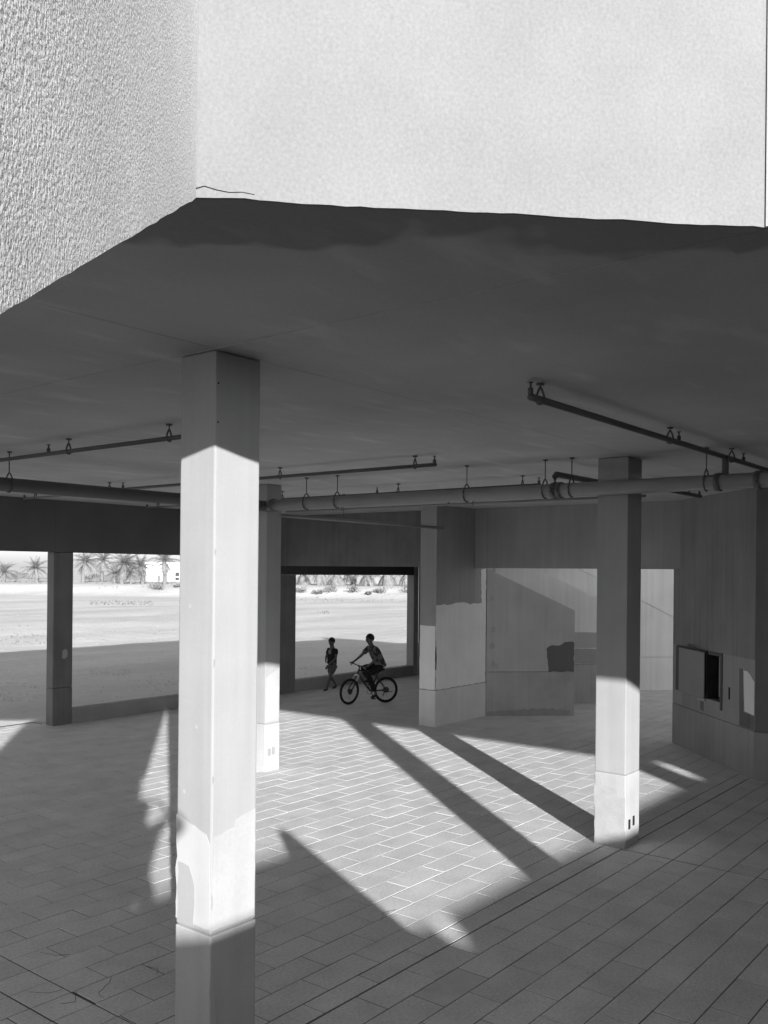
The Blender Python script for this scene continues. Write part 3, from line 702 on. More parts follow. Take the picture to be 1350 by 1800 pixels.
pipe('short dark branch pipe ending near the diagonal wall', [(12.1, 5.05, 4.40), (14.3, 5.05, 4.40)], 0.03, M['pipe_dark'], 'x', spr=((14.25, 5.05), (13.8, 5.05)))
# ================================================================== PEOPLE AND THE BICYCLE
def lobj(name, me, parent):
    o = bpy.data.objects.new(name, me); COL.objects.link(o); o.parent = parent; return o
M['skin'] = mat('skin', 0.09, var=0.05, rough=0.6)
M['hair'] = mat('black_hair', 0.012, var=0.1, rough=0.6)
M['tee'] = mat('black_cotton', 0.018, var=0.1, rough=0.9)
M['print'] = mat('pale_shirt_print', 0.20, var=0.1, rough=0.9)
M['shorts'] = mat('grey_shorts', 0.085, var=0.1, rough=0.9)
M['trousers'] = mat('black_trousers', 0.012, var=0.1, rough=0.9)
M['shoe'] = mat('dark_shoe', 0.03, var=0.1, rough=0.7)
M['sole'] = mat('pale_sole', 0.4, var=0.1, rough=0.7)
def camo(N, L, ma, noi, geo, col):
    tc = N.new('ShaderNodeTexCoord')
    n = noi(9, 2, tc.outputs['Object'])
    mr = N.new('ShaderNodeMapRange'); mr.interpolation_type = 'SMOOTHSTEP'
    mr.inputs['From Min'].default_value = 0.46; mr.inputs['From Max'].default_value = 0.54
    mr.inputs['To Min'].default_value = 0.25; mr.inputs['To Max'].default_value = 1.0
    L.new(n, mr.inputs['Value']); return ma('MULTIPLY', col, mr.outputs[0])
M['camo'] = mat('blotched_shirt', 0.12, var=0.1, rough=0.9, extra=camo)
M['tyre'] = mat('tyre_rubber', 0.012, var=0.1, rough=0.8)
M['bike'] = mat('black_bike_paint', 0.02, var=0.05, rough=0.3, spec=0.5)
M['alloy'] = mat('pale_alloy', 0.45, var=0.05, rough=0.35)

def skin_mesh(name, verts, edges, m, sub=2, root=0):
    """verts: (x,y,z,r) or (x,y,z,rx,ry)"""
    me = bpy.data.meshes.new(name); bm = bmesh.new()
    lay = bm.verts.layers.skin.verify()
    vs = [bm.verts.new(v[:3]) for v in verts]; bm.verts.ensure_lookup_table()
    for a, b in edges: bm.edges.new((vs[a], vs[b]))
    for i, v in enumerate(verts):
        r = v[3]; r2 = v[4] if len(v) > 4 else r
        vs[i][lay].radius = (r, r2); vs[i][lay].use_root = (i == root)
    bm.to_mesh(me); bm.free()
    o = bpy.data.objects.new(name, me); COL.objects.link(o)
    o.modifiers.new('skin', 'SKIN').use_smooth_shade = True
    s_ = o.modifiers.new('sub', 'SUBSURF'); s_.levels = sub; s_.render_levels = sub
    bpy.context.view_layer.update()
    dg = bpy.context.evaluated_depsgraph_get()
    me2 = bpy.data.meshes.new_from_object(o.evaluated_get(dg))
    bpy.data.objects.remove(o); me2.name = name
    me2.materials.clear(); me2.materials.append(m)
    for p in me2.polygons: p.use_smooth = True
    return me2
def hand_verts(V, E, wrist, d, up, side, s=1.0, curl=0.5, rw=0.024):
    """palm, four unequal curled fingers and a thumb growing from vertex index wrist"""
    d = Vector(d).normalized(); up = Vector(up).normalized(); sd_ = d.cross(up).normalized()
    w0 = Vector(V[wrist][:3])
    def add(p, r, par): V.append((p.x, p.y, p.z, r)); E.append((par, len(V) - 1)); return len(V) - 1
    palm = add(w0 + d * 0.045 * s, 0.026 * s, wrist)
    kn = add(w0 + d * 0.075 * s, 0.026 * s, palm)
    for k, (off, ln) in enumerate(((-0.026, 0.06), (-0.009, 0.068), (0.009, 0.064), (0.026, 0.05))):
        b = w0 + d * 0.088 * s + sd_ * off * s
        i = add(b, 0.0095 * s, kn)
        p = b + (d * (1 - curl * 0.5) - up * curl * 0.6).normalized() * ln * 0.5 * s
        j = add(p, 0.0088 * s, i)
        q = p + (d * (1 - curl) - up * curl * 1.2).normalized() * ln * 0.5 * s
        add(q, 0.0075 * s, j)
    t = add(w0 + d * 0.035 * s + sd_ * 0.034 * s * side, 0.0105 * s, palm)
    t2 = add(w0 + d * 0.068 * s + sd_ * 0.05 * s * side - up * 0.012 * s, 0.009 * s, t)
def limb_mesh(name, pts, m, sub=1):
    return skin_mesh(name, pts, [(i, i + 1) for i in range(len(pts) - 1)], m, sub)
def person(label, loc, heading, J, clothes, group=None, s=1.0, yawhead=0.0, curl=0.5):
    """J: joint dictionary in the figure's own frame (x forward, y left, z up)"""
    t = thing('person', label, 'person', loc, group); t.rotation_euler = (0, 0, heading)
    V = []; E = []
    def add(p, r, par=None):
        V.append((p[0], p[1], p[2]) + (tuple(r) if isinstance(r, tuple) else (r,)))
        if par is not None: E.append((par, len(V) - 1))
        return len(V) - 1
    pel = add(J['pelvis'], (0.112 * s, 0.095 * s))
    wai = add(J['waist'], (0.098 * s, 0.08 * s), pel)
    che = add(J['chest'], (0.122 * s, 0.096 * s), wai)
    nb = add(J['neck'], 0.060 * s, che)
    H = Vector(J['head']); f = Vector((math.cos(yawhead), math.sin(yawhead), 0)); l = Vector((-f.y, f.x, 0))
    hb = add(H - f * 0.005 - Vector((0, 0, 0.075 * s)), 0.066 * s, nb)
    hc_ = add(H + f * 0.008, (0.094 * s, 0.102 * s), hb)
    ht = add(H - f * 0.006 + Vector((0, 0, 0.075 * s)), 0.080 * s, hc_)
    for S_, k in ((1, 'L'), (-1, 'R')):
        sh = add(J['sh' + k], 0.05 * s, che); el = add(J['el' + k], 0.037 * s, sh); wr = add(J['wr' + k], 0.026 * s, el)
        d = Vector(J['wr' + k]) - Vector(J['el' + k])
        up = Vector(J.get('up' + k, (0, S_, 0.2)))
        hand_verts(V, E, wr, J.get('hd' + k, d), up, S_, s, curl)
        hp = add(J['hip' + k], 0.082 * s, pel); kn = add(J['kn' + k], 0.055 * s, hp); an = add(J['an' + k], 0.036 * s, kn)
        fd = Vector(J.get('ft' + k, (1, 0, -0.15))).normalized()
        ab = add(Vector(J['an' + k]) + Vector((0, 0, -0.045 * s)) + fd * 0.03, 0.033 * s, an)
        add(Vector(J['an' + k]) + Vector((0, 0, -0.05 * s)) + fd * 0.13 * s, 0.026 * s, ab)
    body = lobj('body', skin_mesh('body', V, E, M['skin'], 2, 0), t)
    lobj('nose', MB().ball(H + f * 0.108 * s - Vector((0, 0, 0.012 * s)), 0.016 * s, 0.014 * s, 0.022 * s, 8, 6).mesh('nose', M['skin']), t)
    lobj('mouth', MB().ball(H + f * 0.092 * s - Vector((0, 0, 0.052 * s)), 0.014 * s, 0.022 * s, 0.007 * s, 8, 6).mesh('mouth', M['hair']), t)
    for q in (-1, 1):
        lobj('ear', MB().ball(H + l * q * 0.098 * s - f * 0.008 - Vector((0, 0, 0.008)), 0.018 * s, 0.012 * s, 0.03 * s, 8, 6).mesh('ear', M['skin']), t)
        lobj('eye', MB().ball(H + f * 0.094 * s + l * q * 0.034 * s + Vector((0, 0, 0.010 * s)), 0.010 * s, 0.012 * s, 0.007 * s, 8, 6).mesh('eye', M['hair']), t)
    # hair: a cap pulled over the skull, open at the face
    mb = MB(); c0 = H + Vector((0, 0, 0.040 * s)) - f * 0.014 * s; n, k2 = 20, 9; v = []; fc_ = []
    for i in range(k2 + 1):
        for j in range(n):
            a = 2 * math.pi * j / n; dirn = f * math.cos(a) + l * math.sin(a)
            low = 0.12 + 1.45 * (0.5 - 0.5 * math.cos(a)) ** 0.7
            ph = (math.pi / 2) - (math.pi / 2 + low * 0.62 - 0.15) * i / k2
            rr = 0.106 * s * (1 + 0.05 * mnoise.noise(Vector((math.cos(a) * 3, math.sin(a) * 3, i * 0.7))))
            v.append(c0 + dirn * rr * math.cos(ph) * (1.02 if abs(math.cos(a)) > 0.7 else 0.93) + Vector((0, 0, rr * math.sin(ph))))
    for i in range(k2):
        for j in range(n):
            j2 = (j + 1) % n; fc_.append((i * n + j, i * n + j2, (i + 1) * n + j2, (i + 1) * n + j))
    mb.add(v, fc_); mb.smooth = True; lobj('hair', mb.mesh('hair', M['hair']), t)
    # upper garment
    def L_(a, b, u): return tuple(Vector(J[a]).lerp(Vector(J[b]), u))
    SV = []; SE = []
    def sa(p, r, par=None):
        SV.append(tuple(p) + (tuple(r) if isinstance(r, tuple) else (r,)))
        if par is not None: SE.append((par, len(SV) - 1))
        return len(SV) - 1
    q = clothes['loose']
    hem = Vector(J['pelvis']) + Vector(clothes.get('hem', (0, 0, -0.05)))
    a0 = sa(hem, (0.148 * s * q, 0.128 * s * q)); a1 = sa(J['waist'], (0.140 * s * q, 0.120 * s * q), a0)
    a2 = sa(J['chest'], (0.148 * s * q, 0.118 * s * q), a1); a3 = sa(L_('chest', 'neck', 0.72), (0.075 * s, 0.065 * s), a2)
    for k in 'LR':
        b0 = sa(J['sh' + k], 0.067 * s * q, a2); b1 = sa(L_('sh' + k, 'el' + k, clothes.get('sleeve', 0.75)), 0.060 * s * q, b0)
    lobj(clothes.get('top', 'shirt'), skin_mesh('shirt', SV, SE, clothes['topmat'], 2, 1), t)
    # lower garment
    SV = []; SE = []
    b0 = sa(J['pelvis'], (0.122 * s, 0.105 * s))
    for k in 'LR':
        h0 = sa(L_('hip' + k, 'kn' + k, 0.1), 0.105 * s, b0)
        if clothes['legs'] == 'shorts': sa(L_('hip' + k, 'kn' + k, 0.8), 0.088 * s, h0)
        else:
            k0 = sa(J['kn' + k], 0.082 * s, h0); sa(L_('kn' + k, 'an' + k, 0.92), 0.068 * s, k0)
    lobj(clothes['legs'], skin_mesh(clothes['legs'], SV, SE, clothes['legmat'], 2, 0), t)
    for k in 'LR':
        fd = Vector(J.get('ft' + k, (1, 0, -0.15))).normalized(); A = Vector(J['an' + k])
        pts = [tuple(A + Vector((0, 0, -0.02)) - fd * 0.02) + (0.042 * s,), tuple(A + Vector((0, 0, -0.055 * s)) + fd * 0.03) + (0.043 * s,), tuple(A + Vector((0, 0, -0.062 * s)) + fd * 0.15 * s) + (0.034 * s,)]
        sh = lobj('shoe', limb_mesh('shoe', pts, M['shoe'], 2), t)
    return t

# --- child walking along the sill
kx, ky = 18.15, 16.12
kid = person('child in black print T-shirt and grey shorts walking left along the sill', (kx, ky, 0), math.atan2(0.10, -1.0), dict(
    pelvis=(0, 0, 0.70), waist=(0.0, 0, 0.83), chest=(0.015, 0, 1.02), neck=(0.03, 0, 1.15), head=(0.055, 0, 1.285),
    shL=(0.01, 0.145, 1.08), elL=(0.08, 0.20, 0.87), wrL=(0.31, 0.16, 0.70), hdL=(0.6, -0.1, -0.8), upL=(0, 1, 0.3),
    shR=(0.02, -0.145, 1.08), elR=(0.09, -0.17, 0.86), wrR=(0.20, -0.06, 0.80), hdR=(0.5, 0.6, -0.3), upR=(0, -1, 0.3),
    hipL=(0.0, 0.075, 0.66), knL=(0.17, 0.08, 0.40), anL=(0.27, 0.08, 0.095), ftL=(1, 0.05, 0.05),
    hipR=(0.0, -0.075, 0.66), knR=(0.03, -0.08, 0.38), anR=(-0.20, -0.08, 0.125), ftR=(1, 0, -0.25)),
    dict(loose=1.0, hem=(0, 0, -0.04), topmat=M['tee'], sleeve=0.6, legs='shorts', legmat=M['shorts'], top='t_shirt'), s=0.86, yawhead=0.15)
pm = MB().plate((0.115, 0, 0), (0, 1, 0), (1, 0, 0), [(-0.05, 0.98), (0.05, 0.97), (0.06, 1.05), (0.0, 1.09), (-0.05, 1.06)], 0.006)
lobj('shirt_print', pm.mesh('shirt_print', M['print']), kid)

# --- bicycle
bx0, by0 = 17.36, 13.70
BH = math.atan2(0.47, -0.88)
bk = thing('bicycle', 'black mountain bicycle with pale fork crown ridden by the cyclist', 'bicycle', (bx0, by0, 0)); bk.rotation_euler = (0, 0, BH)
WR = 0.312
def wheel(c, nrm, rear):
    nrm = Vector(nrm).normalized(); c = Vector(c)
    w_ = lobj('wheel', MB().torus(c, nrm, WR - 0.058, 0.009, 36, 6).mesh('wheel', M['bike']), bk)
    ty = lobj('tyre', MB().torus(c, nrm, WR - 0.027, 0.027, 44, 10).mesh('tyre', M['tyre']), w_)
    a = nrm.orthogonal().normalized(); b = nrm.cross(a); mb = MB()
    for k in range(24):
        th = 2 * math.pi * k / 24; d = a * math.cos(th) + b * math.sin(th)
        mb.tube([c + nrm * (0.025 if k % 2 else -0.025), c + d * (WR - 0.06)], 0.0016, 4, caps=False)
    lobj('spokes', mb.mesh('spokes', M['bike']), w_)
    mb = MB().tube([c - nrm * 0.045, c + nrm * 0.045], 0.02, 10); mb.tube([c + nrm * 0.03, c + nrm * 0.034], 0.07, 18)
    lobj('hub', mb.mesh('hub', M['bike']), w_)
    return w_
rh = Vector((0, 0, WR)); fh = Vector((1.02, 0, WR)); bb = Vector((0.40, 0, 0.29)); ht0 = Vector((0.70, 0, 0.83)); ht1 = Vector((0.745, 0, 0.70)); st_ = Vector((0.24, 0, 0.66))
axis = (ht0 - ht1).normalized()
fh = ht1 - axis * ((ht1.z - WR) / axis.z) + Vector((0.085, 0, 0))
STEER = R(24)
def steer(p): return ht1 + Matrix.Rotation(STEER, 3, axis) @ (Vector(p) - ht1)
wheel(rh, (0, 1, 0), True)
fhs = steer(fh); fn = Matrix.Rotation(STEER, 3, axis) @ Vector((0, 1, 0)); fn.z *= 0.4
fhs.z = WR; wheel(fhs, fn, False)
mb = MB()
for a, b, r_ in ((bb, ht1 + axis * 0.02, 0.024), (st_, ht0 - axis * 0.02, 0.019), (bb, st_, 0.018), (ht1, ht0, 0.025)): mb.tube([a, b], r_, 10)
for y in (-1, 1):
    mb.tube([bb + Vector((0, 0.03 * y, 0)), rh + Vector((0, 0.06 * y, 0))], 0.010, 8); mb.tube([st_ + Vector((0, 0.02 * y, -0.02)), rh + Vector((0, 0.06 * y, 0))], 0.009, 8)
lobj('frame', mb.mesh('frame', M['bike']), bk)
mb = MB().tube([st_, Vector((0.185, 0, 0.79))], 0.014, 8); sdl = MB()
sdl.ball((0.10, 0, 0.805), 0.07, 0.07, 0.028, 12, 8); sdl.ball((0.22, 0, 0.81), 0.10, 0.028, 0.022, 12, 8)
sd_o = lobj('saddle', sdl.mesh('saddle', M['black']), bk); lobj('seat_post', mb.mesh('seat_post', M['bike']), bk)
mb = MB(); crown = MB()
for y in (-1, 1):
    mb.tube([steer(ht1 - axis * 0.02 + Vector((0, 0.058 * y, 0))), fhs + fn.normalized() * 0.055 * y], 0.017, 8)
    crown.tube([steer(ht1 - axis * 0.02 + Vector((0, 0.062 * y, 0))), steer(ht1 - axis * 0.14 + Vector((0.03, 0.062 * y, 0)))], 0.020, 8)
crown.tube([steer(ht1 - axis * 0.02 + Vector((0.01, -0.06, 0))), steer(ht1 + axis * 0.005 + Vector((0.01, 0, 0))), steer(ht1 - axis * 0.02 + Vector((0.01, 0.06, 0)))], 0.024, 8)
fk = lobj('fork', mb.mesh('fork', M['bike']), bk); lobj('fork_crown', crown.mesh('fork_crown', M['alloy']), fk)
stem = ht0 + axis * 0.05; bc = steer(stem + Vector((0.06, 0, 0.05)))
hl = steer(stem + Vector((0.03, 0.30, 0.06))); hr = steer(stem + Vector((0.03, -0.30, 0.06)))
hb = lobj('handlebar', MB().tube([hl, bc, hr], 0.013, 8).tube([steer(ht0), steer(stem), bc], 0.017, 8).mesh('handlebar', M['bike']), bk)
for e, q in ((hl, 1), (hr, -1)):
    d = (e - bc).normalized(); lobj('grip', MB().tube([e - d * 0.11, e + d * 0.01], 0.018, 8).mesh('grip', M['black']), hb)
    lobj('brake_lever', MB().tube([e - d * 0.13 + Vector((0.02, 0, -0.01)), e - d * 0.03 + Vector((0.06, 0, -0.03))], 0.006, 6).mesh('brake_lever', M['alloy']), hb)
ca = R(-100); cd_ = Vector((math.cos(ca), 0, math.sin(ca))) * 0.165
mb = MB().tube([bb + Vector((0, 0.06, 0)), bb + cd_ + Vector((0, 0.075, 0))], 0.012, 8); mb.tube([bb + Vector((0, -0.06, 0)), bb - cd_ + Vector((0, -0.075, 0))], 0.012, 8)
mb.torus(bb + Vector((0, -0.05, 0)), (0, 1, 0), 0.075, 0.006, 24, 6)
ck = lobj('crank', mb.mesh('crank', M['bike']), bk)
pl_ = bb + cd_ + Vector((0, 0.12, 0)); pr_ = bb - cd_ + Vector((0, -0.12, 0))
for p in (pl_, pr_): lobj('pedal', MB().box(p.x - 0.045, p.x + 0.045, p.y - 0.045, p.y + 0.045, p.z - 0.012, p.z + 0.012).mesh('pedal', M['black']), ck)
mb = MB()
for k in range(5): mb.torus(rh + Vector((0, -0.035 - 0.005 * k, 0)), (0, 1, 0), 0.055 - 0.007 * k, 0.006, 20, 5)
mb.tube([rh + Vector((0.0, -0.06, -0.02)), rh + Vector((0.02, -0.07, -0.10)), rh + Vector((0.05, -0.07, -0.15))], 0.013, 6)
lobj('rear_gears', mb.mesh('rear_gears', M['bike']), bk)
lobj('kickstand', MB().tube([bb + Vector((-0.28, 0.06, 0.0)), bb + Vector((-0.52, 0.12, -0.02))], 0.008, 6).mesh('kickstand', M['bike']), bk)

# --- rider
hlv, hrv = Vector(hl), Vector(hr); dl = (hlv - bc).normalized()
pelv = Vector((0.13, 0, 0.90))
def back(p, e, d): return tuple(Vector(p) - Vector(e).normalized() * d)
shL = Vector((0.36, 0.185, 1.33)); shR = Vector((0.40, -0.17, 1.31))
wl = hlv - dl * 0.05 + Vector((-0.055, 0.0, 0.035)); wr_ = hrv + dl * 0.05 + Vector((-0.065, 0.0, 0.035))
rider = person('cyclist in blotched grey shirt and black trousers riding left, arms on the bar', (bx0, by0, 0), BH, dict(
    pelvis=tuple(pelv), waist=(0.19, 0, 1.04), chest=(0.31, 0.0, 1.24), neck=(0.40, 0, 1.40), head=(0.44, 0.01, 1.535),
    shL=tuple(shL), elL=(0.42, 0.30, 1.06), wrL=tuple(wl), hdL=(0.6, 0.0, -0.35), upL=(0.3, 0, 1),
    shR=tuple(shR), elR=tuple(shR.lerp(wr_, 0.5) + Vector((0, -0.03, -0.03))), wrR=tuple(wr_), hdR=(0.7, 0.0, -0.35), upR=(0.3, 0, 1),
    hipL=(0.17, 0.095, 0.87), knL=(0.54, 0.13, 0.72), anL=(pl_.x - 0.06, 0.125, pl_.z + 0.13), ftL=(1, 0, -0.35),
    hipR=(0.17, -0.095, 0.87), knR=(0.58, -0.13, 0.85), anR=(pr_.x - 0.05, -0.125, pr_.z + 0.125), ftR=(1, 0, -0.1)),
    dict(loose=1.18, hem=(-0.02, 0, -0.06), topmat=M['camo'], sleeve=0.7, legs='trousers', legmat=M['trousers']), s=0.97, yawhead=0.25, curl=0.9)

# --- bystander on the landing behind the viewer (only the shadow reaches the picture)
px_, py_ = -1.80, -1.92
by_ = person('person standing on the stair landing behind the viewer with raised arms', (px_, py_, 2.20), SUN_AZ, dict(
    pelvis=(0, 0, 0.92), waist=(0.0, 0, 1.06), chest=(0.01, 0, 1.30), neck=(0.02, 0, 1.46), head=(0.05, 0, 1.61),
    shL=(0.01, 0.185, 1.38), elL=(0.12, 0.36, 1.47), wrL=(0.34, 0.20, 1.62), upL=(0, 1, 0.3),
    shR=(0.01, -0.185, 1.38), elR=(0.12, -0.37, 1.50), wrR=(0.34, -0.20, 1.62), upR=(0, -1, 0.3),
    hipL=(0, 0.095, 0.88), knL=(0.02, 0.10, 0.48), anL=(0, 0.11, 0.10), hipR=(0, -0.095, 0.88), knR=(0.02, -0.10, 0.48), anR=(0, -0.11, 0.10)),
    dict(loose=1.05, hem=(0, 0, -0.06), topmat=M['tee'], sleeve=0.6, legs='trousers', legmat=M['trousers']))

# ================================================================== BEYOND: SAND FIELD, PALMS, HOUSE
def at_px(px, D):
    b = (px - 675) / 1610 * D
    return (D * math.cos(YAW) + b * math.sin(YAW), D * math.sin(YAW) - b * math.cos(YAW))
def zpx(px, py, D): return EYE - (py - 1002 - 0.0095 * (px - 675)) / 1610 * D
def frond_mesh(name, L, droop, m, seed, lift=0.5):
    r_ = random.Random(seed); v = []; f = []; n = 9; pts = []
    ang = lift; p = Vector((0, 0, 0))
    for i in range(n + 1):
        pts.append(p.copy()); p = p + Vector((math.cos(ang), 0, math.sin(ang))) * L / n; ang -= droop / n * (0.5 + i / n)
    for i in range(1, n + 1):
        for k in (0, 0.5):
            q = pts[i - 1].lerp(pts[i], k); d = (pts[i] - pts[i - 1]).normalized(); u = (i + k) / n
            ln = L * 0.26 * math.sin(math.pi * min(1, 0.18 + u * 0.78)) + 0.05
            for s_ in (-1, 1):
                e = q + d * ln * 0.75 + Vector((0, s_ * ln * 0.75, -ln * r_.uniform(0.05, 0.5)))
                b = len(v); v += [tuple(q - d * 0.03), tuple(q + d * 0.035), tuple(e)]; f.append((b, b + 1, b + 2))
    for i in range(n):
        b = len(v); w_ = 0.03 * (1 - i / n) + 0.008
        v += [tuple(pts[i] + Vector((0, w_, 0))), tuple(pts[i] - Vector((0, w_, 0))), tuple(pts[i + 1] - Vector((0, w_ * .7, 0))), tuple(pts[i + 1] + Vector((0, w_ * .7, 0)))]
        f.append((b, b + 1, b + 2, b + 3))
    me = bpy.data.meshes.new(name); me.from_pydata(v, [], f); me.materials.append(m); return me
FR = [frond_mesh('frond', 2.1, 1.3, M['frond'], 1, 0.9), frond_mesh('frond', 2.2, 1.5, M['frond'], 2, 0.4), frond_mesh('frond', 2.0, 1.2, M['frond'], 3, -0.05), frond_mesh('frond', 1.7, 0.4, M['frond'], 4, 1.25)]
FD = [frond_mesh('dry_frond', 1.7, 0.9, M['frond_dry'], 5, -0.75), frond_mesh('dry_frond', 1.6, 0.5, M['frond_dry'], 6, -1.05)]
def palm(px, D, zc, label, sc=1.0, dry=8, green=17, seed=0):
    green = int(green * 1.7); dry = int(dry * 1.4); sc *= 1.22
    x, y = at_px(px, D); zb = zsand(x, y) - 0.1; r_ = random.Random(seed + 100)
    t = thing('palm_tree', label, 'palm tree', (x, y, zb), 'date palms along the far bank')
    h = zc - zb; mb = MB(); pts = []; rs = []
    lx, ly = r_.uniform(-.12, .12), r_.uniform(-.12, .12)
    for i in range(13):
        u = i / 12; pts.append((x + lx * u * u * h, y + ly * u * u * h, zb + h * u)); rs.append((0.24 - 0.05 * u + (0.025 if i % 2 else 0)) * sc)
    mb.tube(pts, rs, 9).obj('trunk', M['trunk'], t)
    top = Vector(pts[-1]) - Vector((x, y, zb))
    for k in range(green):
        u = k / green; me = FR[3] if u < 0.15 else FR[0] if u < 0.45 else FR[1] if u < 0.75 else FR[2]
        o = bpy.data.objects.new('frond', me); COL.objects.link(o); o.parent = t; o.location = top
        o.rotation_euler = (r_.uniform(-.3, .3), r_.uniform(-.15, .15), k * 2.4 + r_.uniform(-.3, .3)); q = sc * r_.uniform(0.85, 1.12); o.scale = (q, q, q)
    for k in range(dry):
        o = bpy.data.objects.new('dry_frond', FD[k % 2]); COL.objects.link(o); o.parent = t; o.location = top - Vector((0, 0, 0.12 * sc))
        o.rotation_euler = (r_.uniform(-.2, .2), r_.uniform(-.2, .2), k * 2.1 + r_.uniform(-.4, .4)); q = sc * r_.uniform(0.8, 1.1); o.scale = (q, q, q)
    return t
def pz(px, py, D): return zpx(px, py, D)
palm(8, 122, pz(8, 1005, 122), 'small bushy palm cut by the left picture edge', 0.85, 6, 16, 1)
palm(66, 126, pz(66, 999, 126), 'lone palm just left of the slim dark post', 0.92, 6, 17, 2)
palm(147, 126, pz(147, 987, 126), 'palm with hanging dry skirt just right of the slim dark post', 1.0, 12, 17, 3)
palm(180, 133, pz(180, 984, 133), 'palm standing behind the left pair, partly hidden', 0.95, 8, 16, 4)
palm(215, 121, pz(215, 990, 121), 'broadest palm with side shoots in the middle of the second opening', 1.12, 14, 19, 5)
palm(203, 124, pz(203, 1008, 124), 'low offshoot palm left of the broadest palm', 0.75, 4, 13, 6)
palm(232, 122, pz(232, 1006, 122), 'low offshoot palm right of the broadest palm', 0.8, 4, 13, 7)
palm(252, 124, pz(252, 995, 124), 'slender palm right of the broadest palm', 0.95, 7, 16, 8)
palm(291, 120, pz(291, 985, 120), 'palm with thick skirt in front of the white house', 0.98, 14, 16, 9)
palm(531, 126, pz(531, 1005, 126), 'palm at the left end of the row in the window opening', 1.20, 20, 12, 10)
palm(561, 122, pz(561, 999, 122), 'second palm from the left in the window opening', 1.26, 20, 12, 11)
palm(593, 124, pz(593, 1005, 124), 'palm left of centre in the window opening above the child', 1.38, 20, 12, 12)
palm(622, 127, pz(622, 997, 127), 'palm at the centre of the window opening row', 1.20, 20, 12, 13)
palm(645, 121, pz(645, 1004, 121), 'palm with dark trunk above the cyclist', 1.20, 20, 12, 14)
palm(678, 123, pz(678, 1001, 123), 'palm right of centre in the window opening', 1.38, 20, 12, 15)
palm(716, 125, pz(716, 1003, 125), 'palm at the right end of the row in the window opening', 1.26, 20, 12, 16)

def bush(px, D, w_, h_, label, seed, n=260):
    x, y = at_px(px, D); z0 = zsand(x, y) - 0.05; r_ = random.Random(seed)
    t = thing('bush', label, 'bush', (x, y, z0), 'dusty bushes on the far bank')
    v = []; f = []; st_v = MB()
    for k in range(5):
        a = r_.uniform(0, 6.28); st_v.tube([(x, y, z0), (x + math.cos(a) * w_ * .3, y + math.sin(a) * w_ * .3, z0 + h_ * .7)], 0.02, 5)
    st_v.obj('stems', M['trunk'], t)
    lobes = [(r_.uniform(-.5, .5) * w_, r_.uniform(-.4, .4) * w_, r_.uniform(.35, .75) * h_, r_.uniform(.22, .4)) for _ in range(6)]
    for k in range(n):
        lb = lobes[k % 6]; d = Vector((r_.gauss(0, 1), r_.gauss(0, 1), r_.gauss(0, 1))).normalized() * r_.uniform(.5, 1)
        c = Vector((x + lb[0] + d.x * w_ * lb[3], y + lb[1] + d.y * w_ * lb[3], z0 + lb[2] + d.z * h_ * lb[3] * 1.1))
        s_ = r_.uniform(.06, .13); a1 = Vector((r_.uniform(-1, 1), r_.uniform(-1, 1), r_.uniform(-1, 1))).normalized() * s_; a2 = a1.orthogonal().normalized() * s_ * .6
        b = len(v); v += [tuple(c - a1), tuple(c + a2), tuple(c + a1), tuple(c - a2)]; f.append((b, b + 1, b + 2, b + 3))
    MB().add(v, f).obj('foliage', M['bush'], t)
for i, (px, D, w_, h_, lb) in enumerate(((527, 110, 1.6, .9, 'bush on the bank at the left end of the window opening'), (560, 109, 1.2, .7, 'low bush on the bank under the second palm'), (580, 110, 1.6, 1.0, 'rounded bush on the bank just left of the child'),
        (622, 109, 1.6, .9, 'bush on the bank above the gap between child and cyclist'), (650, 108, 1.0, .5, 'small bush on the bank above the cyclist head'), (672, 109, 1.3, .8, 'bush on the bank right of the cyclist head'), (716, 109, 2.0, 1.2, 'large bush on the bank at the right end of the window opening'),
        (30, 135, 2.4, 1.6, 'dense bush between the two leftmost palms'), (160, 138, 2.6, 1.7, 'broad bush behind the skirted palm'), (280, 112, 2.2, .7, 'low bush on the sand mound below the white house'), (314, 114, 1.4, .5, 'low bush beside the nearest column edge'))):
    bush(px, D, w_, h_, lb, 200 + i)
# road kerb along the bank top
v = []; f = []
for i in range(41):
    px = 470 + i * 8
    for dD, zz in ((118.0, 0), (118.0, 1), (118.3, 1), (118.3, 0)):
        x, y = at_px(px, dD); zt = zpx(px, 1029.5 + 0.017 * (px - 520), 118)
        v.append((x, y, zt - (0.0 if zz else 0.32)))
for i in range(40):
    for k in range(4):
        k2 = (k + 1) % 4; f.append((i * 4 + k, (i + 1) * 4 + k, (i + 1) * 4 + k2, i * 4 + k2))
tag(MB().add(v, f).obj('road_kerb', M['road']), 'thin dark road kerb along the top of the far bank', 'kerb')
# house and low walls
def hbox(px0, px1, D, y0, y1, depth, name, m, parent):
    a = at_px(px0, D); b = at_px(px1, D); q = at_px(px1, D + depth); r2 = at_px(px0, D + depth)
    return MB().prism([b, q, r2, a][::-1], zpx(px0, y1, D), zpx(px0, y0, D)).obj(name, m, parent)
hx, hy = at_px(300, 150)
hs = thing('house', 'white flat roofed house behind the right hand palms of the second opening', 'house', (hx, hy, 1.0))
hbox(258, 345, 150, 992, 1026, 9, 'wall', M['white'], hs); hbox(255, 348, 149.7, 988, 991.6, 9.6, 'roof', M['white'], hs)
hbox(309, 316, 149.95, 1006, 1013, 0.2, 'window', M['glass'], hs); hbox(309, 316, 149.95, 1015, 1020, 0.2, 'window', M['glass'], hs); hbox(279, 282, 149.95, 1012, 1023, 0.2, 'door', M['glass'], hs)
hbox(330, 420, 156, 978, 1026, 8, 'rear_wing', M['white'], hs)
